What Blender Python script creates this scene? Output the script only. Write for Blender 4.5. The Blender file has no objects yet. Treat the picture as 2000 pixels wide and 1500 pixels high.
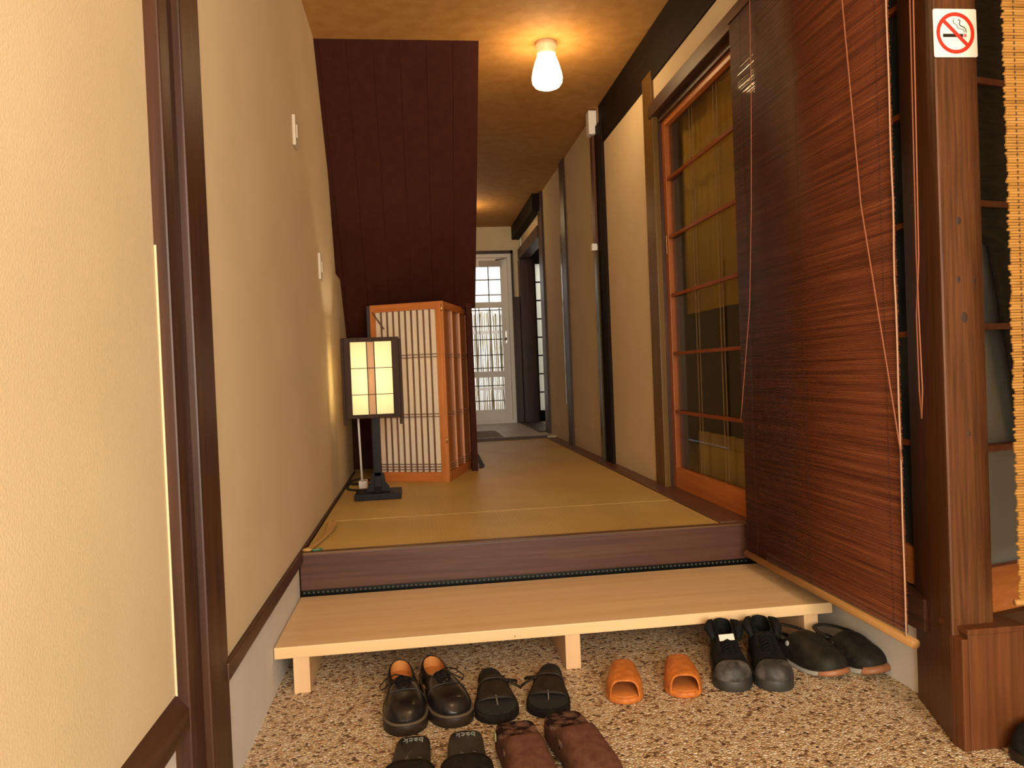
import bpy, bmesh, math, random
import numpy as np
from mathutils import Vector, Matrix
random.seed(7)
PI = math.pi
scn = bpy.context.scene
COL = scn.collection

# ------------------------------------------------------------------ camera
yaw, pitch, roll, camh = math.radians(7.009), math.radians(-0.946), math.radians(2.312), 0.88
fwd = Vector((math.sin(yaw)*math.cos(pitch), math.cos(yaw)*math.cos(pitch), math.sin(pitch)))
rt = Vector((math.cos(yaw), -math.sin(yaw), 0)); up = rt.cross(fwd)
cr = rt*math.cos(roll) - up*math.sin(roll); cu = rt*math.sin(roll) + up*math.cos(roll)
cam = bpy.data.cameras.new('camera'); camo = bpy.data.objects.new('camera', cam); COL.objects.link(camo)
cam.sensor_width = 36; cam.lens = 1473.7/2000*36; cam.clip_start = 0.02; cam.clip_end = 200
M4 = Matrix((cr, cu, -fwd)).transposed().to_4x4(); M4.translation = Vector((0, 0, camh))
camo.matrix_world = M4
scn.camera = camo

# ------------------------------------------------------------------ world, exposure, large lights
scn.view_settings.view_transform = 'Standard'; scn.view_settings.look = 'None'
scn.view_settings.exposure = 0.45; scn.view_settings.gamma = 1.0; scn.view_settings.use_curve_mapping = False
scn.cycles.use_denoising = True
scn.cycles.max_bounces = 10; scn.cycles.diffuse_bounces = 6; scn.cycles.transparent_max_bounces = 16
scn.cycles.sample_clamp_indirect = 6.0
W = bpy.data.worlds.new('world'); scn.world = W; W.use_nodes = True
bg = W.node_tree.nodes['Background']; bg.inputs[0].default_value = (1.0, 0.97, 0.92, 1); bg.inputs[1].default_value = 1.3

def area(name, loc, rot, sx, sy, power, color):
    l = bpy.data.lights.new(name, 'AREA'); l.shape = 'RECTANGLE'; l.size = sx; l.size_y = sy
    l.energy = power; l.color = color
    o = bpy.data.objects.new(name, l); COL.objects.link(o); o.location = loc; o.rotation_euler = rot
    return o
# daylight falling through the open entrance behind the camera
area('entrance_daylight', (0.45, -1.15, 1.15), (PI/2, 0, 0), 1.6, 1.8, 84, (1.0, 0.90, 0.72))

# ------------------------------------------------------------------ materials
def newmat(name):
    m = bpy.data.materials.new(name); m.use_nodes = True
    nt = m.node_tree; b = nt.nodes['Principled BSDF']
    return m, nt, b
def nd(nt, t, **kw):
    n = nt.nodes.new(t)
    for k, v in kw.items():
        if k.startswith('i_'): n.inputs[k[2:].replace('_', ' ')].default_value = v
        else: setattr(n, k, v)
    return n
def ramp(nt, stops):
    r = nt.nodes.new('ShaderNodeValToRGB'); e = r.color_ramp.elements
    while len(e) > 1: e.remove(e[-1])
    e[0].position = stops[0][0]; e[0].color = (*stops[0][1], 1)
    for p, c in stops[1:]:
        x = e.new(p); x.color = (*c, 1)
    return r
def coords(nt, scale=(1, 1, 1)):
    tc = nt.nodes.new('ShaderNodeTexCoord'); mp = nt.nodes.new('ShaderNodeMapping')
    mp.inputs['Scale'].default_value = scale
    nt.links.new(tc.outputs['Object'], mp.inputs['Vector']); return mp.outputs[0]
def noisemat(name, c1, c2, scale=(1, 1, 1), nscale=5, detail=4, rough=.6, bump=0, bscale=None, bdist=.002, spec=.5, lo=.35, hi=.65, coat=0):
    m, nt, b = newmat(name)
    v = coords(nt, scale)
    n = nd(nt, 'ShaderNodeTexNoise'); n.inputs['Scale'].default_value = nscale; n.inputs['Detail'].default_value = detail
    nt.links.new(v, n.inputs['Vector'])
    r = ramp(nt, [(lo, c1), (hi, c2)]); nt.links.new(n.outputs[0], r.inputs[0])
    nt.links.new(r.outputs[0], b.inputs['Base Color'])
    b.inputs['Roughness'].default_value = rough; b.inputs['Specular IOR Level'].default_value = spec
    if coat: b.inputs['Coat Weight'].default_value = coat; b.inputs['Coat Roughness'].default_value = .15
    if bump:
        n2 = nd(nt, 'ShaderNodeTexNoise'); n2.inputs['Scale'].default_value = bscale or nscale*4; n2.inputs['Detail'].default_value = 3
        nt.links.new(v, n2.inputs['Vector'])
        bp = nd(nt, 'ShaderNodeBump'); bp.inputs['Strength'].default_value = bump; bp.inputs['Distance'].default_value = bdist
        nt.links.new(n2.outputs[0], bp.inputs['Height']); nt.links.new(bp.outputs[0], b.inputs['Normal'])
    return m
def wood(name, c1, c2, axis, rough=.45, fine=60, bump=.25, spec=.3, coat=0):
    s = [fine, fine, fine]; s['XYZ'.index(axis)] = fine*.04
    return noisemat(name, c1, c2, tuple(x/10 for x in s), 10, 5, rough, bump, 22, .001, spec, .3, .7, coat)
def flat(name, c, rough=.5, metal=0, spec=.5):
    m, nt, b = newmat(name); b.inputs['Base Color'].default_value = (*c, 1); b.inputs['Roughness'].default_value = rough
    b.inputs['Metallic'].default_value = metal; b.inputs['Specular IOR Level'].default_value = spec; return m
def emis(name, c, s):
    m, nt, b = newmat(name); nt.nodes.remove(b); e = nd(nt, 'ShaderNodeEmission')
    e.inputs[0].default_value = (*c, 1); e.inputs[1].default_value = s
    nt.links.new(e.outputs[0], nt.nodes['Material Output'].inputs[0]); return m
def glassmat(name, tint=(1, 1, 1), refl_rough=.03, ior=1.5):
    m, nt, b = newmat(name); nt.nodes.remove(b)
    t = nd(nt, 'ShaderNodeBsdfTransparent'); t.inputs[0].default_value = (*tint, 1)
    g = nd(nt, 'ShaderNodeBsdfGlossy'); g.inputs['Roughness'].default_value = refl_rough
    f = nd(nt, 'ShaderNodeFresnel')
    ge = nd(nt, 'ShaderNodeNewGeometry'); mr = nd(nt, 'ShaderNodeMapRange'); mr.inputs[3].default_value = ior; mr.inputs[4].default_value = 1/ior
    nt.links.new(ge.outputs['Backfacing'], mr.inputs[0]); nt.links.new(mr.outputs[0], f.inputs[0])
    mx = nd(nt, 'ShaderNodeMixShader'); nt.links.new(f.outputs[0], mx.inputs[0]); nt.links.new(t.outputs[0], mx.inputs[1]); nt.links.new(g.outputs[0], mx.inputs[2])
    nt.links.new(mx.outputs[0], nt.nodes['Material Output'].inputs[0]); return m
def papermat(name, c, trans=.6):
    m, nt, b = newmat(name); nt.nodes.remove(b)
    d = nd(nt, 'ShaderNodeBsdfDiffuse'); d.inputs[0].default_value = (*c, 1)
    t = nd(nt, 'ShaderNodeBsdfTranslucent'); t.inputs[0].default_value = (*c, 1)
    mx = nd(nt, 'ShaderNodeMixShader'); mx.inputs[0].default_value = trans
    nt.links.new(d.outputs[0], mx.inputs[1]); nt.links.new(t.outputs[0], mx.inputs[2])
    nt.links.new(mx.outputs[0], nt.nodes['Material Output'].inputs[0]); return m

WALL = noisemat('cream_wallpaper', (.66, .54, .35), (.70, .58, .385), (1, 1, 1), 3, 4, .8, .35, 230, .0016, .2)
PLINTH = noisemat('white_plaster', (.66, .64, .60), (.72, .70, .66), (1, 1, 1), 4, 4, .8, .3, 90, .001, .2)
CEIL = noisemat('tan_ceiling_paper', (.40, .20, .055), (.47, .25, .08), (1, 1, 1), 14, 8, .75, .2, 60, .001, .2)
DARKX = wood('dark_wood_x', (.045, .018, .010), (.085, .036, .018), 'X')
DARKY = wood('dark_wood_y', (.045, .018, .010), (.085, .036, .018), 'Y')
DARKZ = wood('dark_wood_z', (.030, .010, .006), (.066, .024, .011), 'Z', rough=.42, spec=.35)
BEAMY = wood('black_beam', (.008, .005, .003), (.020, .010, .005), 'Y', rough=.7, spec=.12)
PURPX = wood('purple_brown_board', (.062, .026, .019), (.105, .045, .031), 'X', rough=.38)
PURPY = wood('brown_sill', (.10, .042, .028), (.16, .07, .045), 'Y', rough=.38)
GREENBR = wood('olive_brown_post', (.095, .047, .007), (.16, .080, .013), 'Z', rough=.4)
STAIR = wood('red_brown_boards', (.040, .008, .004), (.053, .012, .0055), 'Y', rough=.75, fine=30, bump=.1, spec=.15)
CEDARX = wood('orange_cedar_x', (.42, .125, .028), (.55, .19, .05), 'X', rough=.35)
CEDARZ = wood('orange_cedar_z', (.42, .135, .032), (.55, .20, .055), 'Z', rough=.35)
CEDARY = wood('orange_cedar_y', (.40, .11, .022), (.52, .17, .04), 'Y', rough=.35)
REDZ = wood('red_cedar', (.24, .060, .010), (.35, .105, .018), 'Z', rough=.4)
REDY = wood('red_cedar_y', (.20, .045, .009), (.29, .075, .016), 'Y', rough=.4)
SLAT = wood('lattice_brown', (.14, .06, .032), (.20, .09, .05), 'Z', rough=.4)
PALEX = wood('pale_hinoki', (.72, .48, .25), (.82, .59, .33), 'X', rough=.42, fine=22, bump=.12)
POSTW = wood('worn_post', (.060, .021, .007), (.125, .046, .016), 'Z', rough=.42, fine=130, bump=.5)
BLACKW = wood('black_lacquer', (.008, .007, .008), (.016, .013, .014), 'Z', rough=.4, spec=.12)
LAMPW = wood('lamp_frame_wood', (.030, .014, .008), (.060, .028, .014), 'Z', rough=.5, spec=.12)
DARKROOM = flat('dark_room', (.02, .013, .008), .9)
WHITEP = flat('white_painted_metal', (.80, .76, .72), .4)
PLASTIC = flat('white_plastic', (.66, .57, .44), .45)
BRASS = flat('brass', (.8, .6, .25), .25, 1)
STEEL = flat('steel', (.6, .58, .55), .3, 1)
GLASS = glassmat('clear_glass')
SHOJI = papermat('shoji_paper', (.86, .74, .60), .15)
LPAPER = papermat('lantern_paper', (.95, .90, .74), .62)
GLASS_GREY = None

def frosted():
    m, nt, b = newmat('frosted_glass')
    v = coords(nt)
    vo = nd(nt, 'ShaderNodeTexVoronoi'); vo.inputs['Scale'].default_value = 160; nt.links.new(v, vo.inputs['Vector'])
    bp = nd(nt, 'ShaderNodeBump'); bp.inputs['Strength'].default_value = .4; bp.inputs['Distance'].default_value = .001
    nt.links.new(vo.outputs[0], bp.inputs['Height'])
    nt.nodes.remove(b)
    t = nd(nt, 'ShaderNodeBsdfTranslucent'); t.inputs[0].default_value = (.75, .8, .82, 1)
    d = nd(nt, 'ShaderNodeBsdfDiffuse'); d.inputs[0].default_value = (.5, .55, .56, 1)
    g = nd(nt, 'ShaderNodeBsdfGlossy'); g.inputs['Roughness'].default_value = .35; nt.links.new(bp.outputs[0], g.inputs['Normal'])
    a = nd(nt, 'ShaderNodeMixShader'); a.inputs[0].default_value = .4; nt.links.new(t.outputs[0], a.inputs[1]); nt.links.new(d.outputs[0], a.inputs[2])
    c = nd(nt, 'ShaderNodeMixShader'); c.inputs[0].default_value = .08; nt.links.new(a.outputs[0], c.inputs[1]); nt.links.new(g.outputs[0], c.inputs[2])
    nt.links.new(c.outputs[0], nt.nodes['Material Output'].inputs[0]); return m
FROST = frosted()

def pebbles():
    m, nt, b = newmat('washed_pebble_floor')
    v = coords(nt)
    nz = nd(nt, 'ShaderNodeTexNoise'); nz.inputs['Scale'].default_value = 60; nt.links.new(v, nz.inputs['Vector'])
    va = nd(nt, 'ShaderNodeVectorMath', operation='SCALE'); va.inputs['Scale'].default_value = .006
    nt.links.new(nz.outputs['Color'], va.inputs[0])
    ad = nd(nt, 'ShaderNodeVectorMath', operation='ADD'); nt.links.new(v, ad.inputs[0]); nt.links.new(va.outputs[0], ad.inputs[1])
    vo = nd(nt, 'ShaderNodeTexVoronoi'); vo.inputs['Scale'].default_value = 125; nt.links.new(ad.outputs[0], vo.inputs['Vector'])
    sp = nd(nt, 'ShaderNodeSeparateColor'); nt.links.new(vo.outputs['Color'], sp.inputs[0])
    r = ramp(nt, [(0, (.08, .04, .02)), (.06, (.24, .12, .06)), (.16, (.46, .29, .15)), (.34, (.72, .54, .33)), (.60, (.84, .68, .45)), (.84, (.60, .37, .18)), (1, (.93, .84, .68))])
    nt.links.new(sp.outputs[0], r.inputs[0])
    ve = nd(nt, 'ShaderNodeTexVoronoi', feature='DISTANCE_TO_EDGE'); ve.inputs['Scale'].default_value = 125; nt.links.new(ad.outputs[0], ve.inputs['Vector'])
    mr = nd(nt, 'ShaderNodeMapRange'); mr.inputs[1].default_value = 0; mr.inputs[2].default_value = .12; mr.inputs[3].default_value = .58; mr.inputs[4].default_value = 1
    nt.links.new(ve.outputs[0], mr.inputs[0])
    mx = nd(nt, 'ShaderNodeMix', data_type='RGBA', blend_type='MULTIPLY'); mx.inputs[0].default_value = 1
    nt.links.new(r.outputs[0], mx.inputs[6]); nt.links.new(mr.outputs[0], mx.inputs[7])
    nt.links.new(mx.outputs[2], b.inputs['Base Color'])
    mr2 = nd(nt, 'ShaderNodeMapRange'); mr2.inputs[2].default_value = .35
    nt.links.new(ve.outputs[0], mr2.inputs[0])
    bp = nd(nt, 'ShaderNodeBump'); bp.inputs['Strength'].default_value = .8; bp.inputs['Distance'].default_value = .004
    nt.links.new(mr2.outputs[0], bp.inputs['Height']); nt.links.new(bp.outputs[0], b.inputs['Normal'])
    b.inputs['Roughness'].default_value = .38
    return m
PEBBLE = pebbles()

def tatami():
    m, nt, b = newmat('tatami_reed')
    v = coords(nt, (1, 1, 1))
    n = nd(nt, 'ShaderNodeTexNoise'); n.inputs['Scale'].default_value = 3; n.inputs['Detail'].default_value = 5; nt.links.new(v, n.inputs['Vector'])
    r = ramp(nt, [(.3, (.52, .34, .095)), (.7, (.62, .43, .135))]); nt.links.new(n.outputs[0], r.inputs[0])
    w1 = nd(nt, 'ShaderNodeTexWave', bands_direction='Y'); w1.inputs['Scale'].default_value = 70; nt.links.new(v, w1.inputs['Vector'])
    w1.inputs['Distortion'].default_value = .6
    w2 = nd(nt, 'ShaderNodeTexWave', bands_direction='X'); w2.inputs['Scale'].default_value = 20; nt.links.new(v, w2.inputs['Vector'])
    mm = nd(nt, 'ShaderNodeMath', operation='ADD'); nt.links.new(w1.outputs[1], mm.inputs[0]); nt.links.new(w2.outputs[1], mm.inputs[1])
    bp = nd(nt, 'ShaderNodeBump'); bp.inputs['Strength'].default_value = .35; bp.inputs['Distance'].default_value = .001
    nt.links.new(mm.outputs[0], bp.inputs['Height']); nt.links.new(bp.outputs[0], b.inputs['Normal'])
    nt.links.new(r.outputs[0], b.inputs['Base Color']); b.inputs['Roughness'].default_value = .5
    return m
TATAMI = tatami()

def ventmat():
    m, nt, b = newmat('perforated_black_strip')
    v = coords(nt, (62, 1, 62))
    fr = nd(nt, 'ShaderNodeVectorMath', operation='FRACTION'); nt.links.new(v, fr.inputs[0])
    su = nd(nt, 'ShaderNodeVectorMath', operation='SUBTRACT'); su.inputs[1].default_value = (.5, 0, .5); nt.links.new(fr.outputs[0], su.inputs[0])
    mu = nd(nt, 'ShaderNodeVectorMath', operation='MULTIPLY'); mu.inputs[1].default_value = (1, 0, 1); nt.links.new(su.outputs[0], mu.inputs[0])
    le = nd(nt, 'ShaderNodeVectorMath', operation='LENGTH'); nt.links.new(mu.outputs[0], le.inputs[0])
    r = ramp(nt, [(.16, (.11, .11, .085)), (.24, (.004, .004, .003))]); nt.links.new(le.outputs['Value'], r.inputs[0])
    nt.links.new(r.outputs[0], b.inputs['Base Color']); b.inputs['Roughness'].default_value = .3
    return m
VENT = ventmat()

def blindmat(name, cols, zs, ys, rough, spec=.3):
    m, nt, b = newmat(name)
    v = coords(nt, (ys, ys, zs))
    n = nd(nt, 'ShaderNodeTexNoise'); n.inputs['Scale'].default_value = 1; n.inputs['Detail'].default_value = 6; n.inputs['Roughness'].default_value = .7
    nt.links.new(v, n.inputs['Vector'])
    r = ramp(nt, cols); nt.links.new(n.outputs[0], r.inputs[0]); nt.links.new(r.outputs[0], b.inputs['Base Color'])
    b.inputs['Roughness'].default_value = rough; b.inputs['Specular IOR Level'].default_value = spec
    return m
BLIND = blindmat('dark_bamboo', [(.3, (.040, .011, .005)), (.45, (.098, .025, .010)), (.58, (.145, .038, .014)), (.7, (.19, .062, .022))], 90, 1.5, .40, .16)
TANBLIND = blindmat('tan_bamboo', [(.3, (.22, .10, .022)), (.5, (.38, .19, .045)), (.7, (.50, .28, .09))], 60, 4, .4)

# ------------------------------------------------------------------ mesh helpers
class MB:
    def __init__(s): s.b = bmesh.new()
    def box(s, x0, x1, y0, y1, z0, z1, bev=0, R=None):
        r = bmesh.ops.create_cube(s.b, size=1)
        for v in r['verts']:
            v.co = Vector(((x0+x1)/2 + v.co.x*(x1-x0), (y0+y1)/2 + v.co.y*(y1-y0), (z0+z1)/2 + v.co.z*(z1-z0)))
        if R is not None:
            for v in r['verts']: v.co = R @ v.co
        if bev:
            es = list({e for v in r['verts'] for e in v.link_edges})
            bmesh.ops.bevel(s.b, geom=es, offset=bev, segments=2, affect='EDGES', profile=.6)
        return s
    def prism(s, pts, vec, bev=0):
        vs = [s.b.verts.new(p) for p in pts]; f = s.b.faces.new(vs)
        r = bmesh.ops.extrude_face_region(s.b, geom=[f])
        nv = [g for g in r['geom'] if isinstance(g, bmesh.types.BMVert)]
        bmesh.ops.translate(s.b, verts=nv, vec=vec)
        bmesh.ops.recalc_face_normals(s.b, faces=s.b.faces)
        if bev:
            es = list({e for v in vs+nv for e in v.link_edges})
            bmesh.ops.bevel(s.b, geom=es, offset=bev, segments=2, affect='EDGES', profile=.6)
        return s
    def tube(s, pts, r, n=8, flatx=1.0, closed=False, rr=None):
        pts = [Vector(p) for p in pts]; rings = []
        prevn = None
        for i, p in enumerate(pts):
            a = pts[(i-1) % len(pts)] if (closed or i > 0) else p; c = pts[(i+1) % len(pts)] if (closed or i < len(pts)-1) else p
            t = (c-a).normalized()
            if prevn is None:
                nn = t.cross(Vector((0, 0, 1)))
                if nn.length < .1: nn = t.cross(Vector((0, 1, 0)))
            else: nn = prevn - t*prevn.dot(t)
            nn.normalize(); prevn = nn; bb = t.cross(nn)
            ra = rr[i] if rr else r
            rings.append([s.b.verts.new(p + nn*ra*math.cos(2*PI*k/n) + bb*ra*flatx*math.sin(2*PI*k/n)) for k in range(n)])
        L = len(rings)
        for i in range(L if closed else L-1):
            A, B = rings[i], rings[(i+1) % L]
            for k in range(n): s.b.faces.new((A[k], A[(k+1) % n], B[(k+1) % n], B[k]))
        if not closed: s.b.faces.new(rings[0][::-1]); s.b.faces.new(rings[-1])
        return s
    def rings(s, rings, cap=True, closed=True):
        R = [[s.b.verts.new(p) for p in r] for r in rings]
        n = len(R[0])
        for i in range(len(R)-1):
            for k in range(n if closed else n-1):
                s.b.faces.new((R[i][k], R[i][(k+1) % n], R[i+1][(k+1) % n], R[i+1][k]))
        if cap: s.b.faces.new(R[0][::-1]); s.b.faces.new(R[-1])
        return s
    def lathe(s, prof, c, n=32, cap=True):
        return s.rings([[Vector((c[0]+r*math.cos(2*PI*k/n), c[1]+r*math.sin(2*PI*k/n), c[2]+z)) for k in range(n)] for r, z in prof], cap)
    def build(s, name, mat, parent=None, smooth=False):
        bmesh.ops.recalc_face_normals(s.b, faces=s.b.faces)
        me = bpy.data.meshes.new(name); s.b.to_mesh(me); s.b.free()
        me.materials.append(mat)
        if smooth:
            for p in me.polygons: p.use_smooth = True
        o = bpy.data.objects.new(name, me); COL.objects.link(o)
        if parent is not None: o.parent = parent
        return o
def tag(o, label, cat, group=None):
    o['label'] = label; o['category'] = cat
    if group: o['group'] = group
    return o
def struct(o, label=None, cat=None):
    o['kind'] = 'structure'
    if label: o['label'] = label
    if cat: o['category'] = cat
    return o
def empty(name, loc=(0, 0, 0), rz=0):
    o = bpy.data.objects.new(name, None); COL.objects.link(o); o.location = loc; o.rotation_euler = (0, 0, rz); o.empty_display_size = .05
    return o
def sub(o, n=1):
    m = o.modifiers.new('sub', 'SUBSURF'); m.levels = n; m.render_levels = n; return o
def solid(o, t, off=-1):
    m = o.modifiers.new('sol', 'SOLIDIFY'); m.thickness = t; m.offset = off; return o
def bx(name, mat, parent, *a, **k): return MB().box(*a, **k).build(name, mat, parent)

# ------------------------------------------------------------------ shell
XL, XR, ZC, ZT = -0.433, 1.184, 2.511, 0.281
struct(bx('floor', PEBBLE, None, -2.2, 3.6, -3.0, 2.75, -.1, 0), 'pebble aggregate floor of the entrance, in front of the raised tatami', 'floor')
struct(bx('ceiling', CEIL, None, -2.2, 3.6, -3.0, 8.6, ZC, ZC+.1), 'tan orange papered ceiling', 'ceiling')
struct(bx('floor', DARKX, None, -1.2, 3.6, 2.76, 6.6, -.1, .235), 'sub floor under the tatami mats', 'floor')
struct(bx('floor', wood('grey_floorboards', (.42, .34, .25), (.55, .46, .35), 'X', fine=14), None, .33, 3.6, 6.56, 8.5, .10, .30), 'pale boarded floor at the far end of the corridor', 'floor')
# left wall beyond the post, upper paper / lower paper layers
m = MB()
m.prism([(XL, 1.60, .27), (XL, 4.85, .27), (XL, 4.90, 1.0), (XL, 4.58, 1.455), (XL, 4.27, 1.46), (XL, 4.10, 1.965), (XL, 3.70, ZC+.01), (XL, 1.60, ZC+.01)], (-.12, 0, 0))
m.prism([(XL+.0012, 1.66, .293), (XL+.0012, 4.84, .29), (XL+.0012, 4.88, 1.0), (XL+.0012, 4.57, 1.452), (XL+.0012, 1.66, 1.452)], (-.0012, 0, 0))
struct(m.build('wall_left', WALL), 'cream papered wall on the left of the corridor, beyond the double post', 'wall')
struct(bx('baseboard_left', PLINTH, None, XL-.12, XL-.004, 1.60, 2.66, 0, .262), 'white plaster plinth under the brown rail, left wall', 'plinth')
m = MB().box(XL-.02, XL+.012, 1.64, 2.66, .253, .291, bev=.003)
m.box(XL-.02, XL+.010, 2.66, 4.84, .281, .291)
struct(m.build('trim_1', DARKY), 'thin brown rail along the foot of the left wall', 'rail')
# double post
m = MB().box(-.52, -.44, 1.438, 1.53, 0, ZC, bev=.004)
struct(m.build('trim_2', DARKZ), 'outer half of the dark brown double post on the left', 'post')
m = MB().box(-.52, -.425, 1.518, 1.654, 0, ZC, bev=.004)
struct(m.build('trim_3', DARKZ), 'inner half of the dark brown double post on the left', 'post')
# near left wall
m = MB().box(-.60, -.466, -1.2, 1.44, .30, ZC)
m.box(-.4665, -.465, -1.2, 1.4395, .31, 1.135); m.box(-.467, -.4615, 1.4362, 1.4382, .312, 1.135)
struct(m.build('wall_left_near', WALL), 'cream papered wall nearest on the left, before the double post', 'wall')
struct(bx('baseboard_left', PLINTH, None, -.60, -.470, -1.2, 1.44, 0, .30), 'white plaster plinth of the nearest left wall', 'plinth')
m = MB().prism([(-.47, -1.2, .315), (-.466, -1.2, .315), (-.443, -1.2, .287), (-.443, -1.2, .25), (-.47, -1.2, .25)], (0, 2.64, 0))
struct(m.build('trim_4', DARKY), 'bevelled brown rail on the nearest left wall', 'rail')
# entrance hall behind the camera (open doorway to the daylight)
m = MB().box(-.60, -.40, -1.3, -1.2, 0, ZC); m.box(1.3, 3.6, -1.3, -1.2, 0, ZC); m.box(-.40, 1.3, -1.3, -1.2, 2.1, ZC)
struct(m.build('wall_back', WALL), 'entrance wall behind the camera with its doorway', 'wall')
struct(bx('wall_right_near', WALL, None, 3.5, 3.6, -1.3, 3.0, 0, ZC), 'side wall of the entrance hall', 'wall')
struct(bx('wall_left_back', WALL, None, -1.2, -1.1, 1.6, 6.6, 0, ZC), 'hidden wall under the stairs', 'wall')

# stairs underside
def yst(z): return 3.72+.73*(2.511-z)
m = MB()
nb = 9; x0, x1 = -.80, .362
for i in range(nb):
    a = x0+(x1-x0)*i/nb; b = x0+(x1-x0)*(i+1)/nb-.0012; zl = .80 if b < .30 else 1.28
    m.prism([(a, yst(2.511), 2.511), (b, yst(2.511), 2.511), (b, yst(zl), zl), (a, yst(zl), zl)], (0, .018, .0131))
m.prism([(x0, yst(2.511)+.02, 2.511), (x1-.005, yst(2.511)+.02, 2.511), (x1-.005, yst(1.28)+.02, 1.28), (x0, yst(1.28)+.02, 1.28)], (0, .04, .03))
struct(m.build('wall_stair_underside', STAIR), 'sloping red-brown boarded underside of the staircase', 'stair soffit')
m = MB().prism([(.306, yst(2.50)+.03, 2.511), (.306, yst(1.285)+.03, 1.285), (.306, 4.665, .281), (.306, 8.5, .281), (.306, 8.5, 2.511)], (.028, 0, 0))
struct(m.build('wall_stair_side', WALL), 'side wall of the staircase along the corridor', 'wall')
struct(bx('wall_stair_closet', STAIR, None, -1.1, .335, 5.02, 5.06, .235, 1.6), 'dark boards closing the space under the stairs', 'wall')
struct(bx('trim_5', STAIR, None, .302, .337, 4.60, 4.664, .281, 1.32), 'dark red-brown post at the foot of the stair wall behind the screen', 'post')
MB().prism([(.37, 4.70, .2815), (.395, 4.80, .2815), (.412, 5.55, .2815), (.37, 5.55, .2815)], (0, 0, .003)).build('x', flat('green_heri', (.03, .04, .015), .8)).name = 'tatami_border'
struct(bpy.data.objects['tatami_border'], 'dark green cloth border strip beside the stair wall', 'border strip')

# right wall pieces
m = MB()
m.box(XR, XR+.1, 3.66, 6.99, ZT, ZC)
m.box(XR+.001, XR+.1, -.2, 3.66, 2.13, ZC)
m.box(XR-.0012, XR, 3.70, 4.53, .29, 1.135)
m.box(XR-.0012, XR, 5.93, 6.80, .29, 1.25)
m.box(XR, XR+.1, 6.99, 8.33, 2.235, ZC)
struct(m.build('wall_right', WALL), 'cream papered wall along the right of the corridor', 'wall')
struct(bx('trim_6', BEAMY, None, 1.176, 1.25, -.4, 4.62, 2.262, ZC, bev=.004), 'thick black beam under the ceiling above the sliding doors', 'beam')
m = MB().box(1.172, 1.235, 3.56, 3.70, ZT, 2.31, bev=.003); 
struct(m.build('trim_7', GREENBR), 'brown post beside the sliding glass door', 'post')
struct(bx('trim_8', BEAMY, None, 1.165, 1.24, 4.535, 4.70, ZT, 2.40, bev=.003), 'dark post at the end of the black beam', 'post')
struct(bx('trim_9', DARKZ, None, 1.168, 1.24, 5.76, 5.92, ZT, ZC, bev=.003), 'dark post halfway along the right wall of the corridor', 'post')
struct(bx('trim_10', DARKZ, None, 1.162, 1.24, 6.80, 6.99, ZT, ZC, bev=.003), 'dark post beside the doorway at the far right', 'post')
struct(bx('trim_11', BEAMY, None, 1.10, 1.184, 6.9, 8.45, 2.36, ZC, bev=.004), 'dark beam end under the ceiling at the far right', 'beam')
struct(bx('trim_12', DARKY, None, 1.150, 1.26, 6.99, 8.34, 2.12, 2.235, bev=.003), 'dark lintel above the far doorway', 'lintel')
struct(bx('trim_13', DARKZ, None, 1.158, 1.315, 8.30, 8.46, .30, 2.12), 'dark jamb of the far doorway', 'jamb')
# sill strips
m = MB().box(1.097, 1.235, 2.70, 6.99, .19, .287, bev=.003)
struct(m.build('trim_14', PURPY), 'brown wooden sill strip between tatami and right wall', 'sill')
struct(bx('trim_15', DARKY, None, 1.10, 1.3, 6.99, 8.34, .20, .315), 'dark threshold of the far doorway', 'threshold')
# step face
m = MB().box(XL, 1.19, 2.655, 2.70, .155, .279, bev=.003)
struct(m.build('trim_16', PURPX), 'purple-brown board facing the raised tatami step', 'step face')
struct(bx('trim_17', wood('edge_strip', (.07, .03, .012), (.20, .11, .05), 'X'), None, XL, 1.19, 2.655, 2.690, .279, .2845), 'worn thin edging strip on top of the step face', 'edging')
struct(bx('trim_18', VENT, None, XL, 1.19, 2.690, 2.73, 0, .156), 'black perforated ventilation strip under the step face', 'vent strip')
# lintel above the sliding doors
m = MB().box(1.165, 1.25, .2, 3.60, 2.085, 2.15, bev=.003); m.box(1.20, 1.26, .2, 3.60, 2.055, 2.09)
struct(m.build('trim_19', DARKY), 'brown lintel above the sliding glass doors', 'lintel')
# plinth + sill right
struct(bx('baseboard_right', PLINTH, None, 1.254, 1.36, 1.70, 2.66, 0, .205), 'white plaster plinth under the bamboo blind', 'plinth')
struct(bx('trim_20', DARKY, None, 1.20, 1.34, 1.70, 2.66, .20, .282, bev=.003), 'dark sill carrying the sliding door behind the blind', 'sill')

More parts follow.
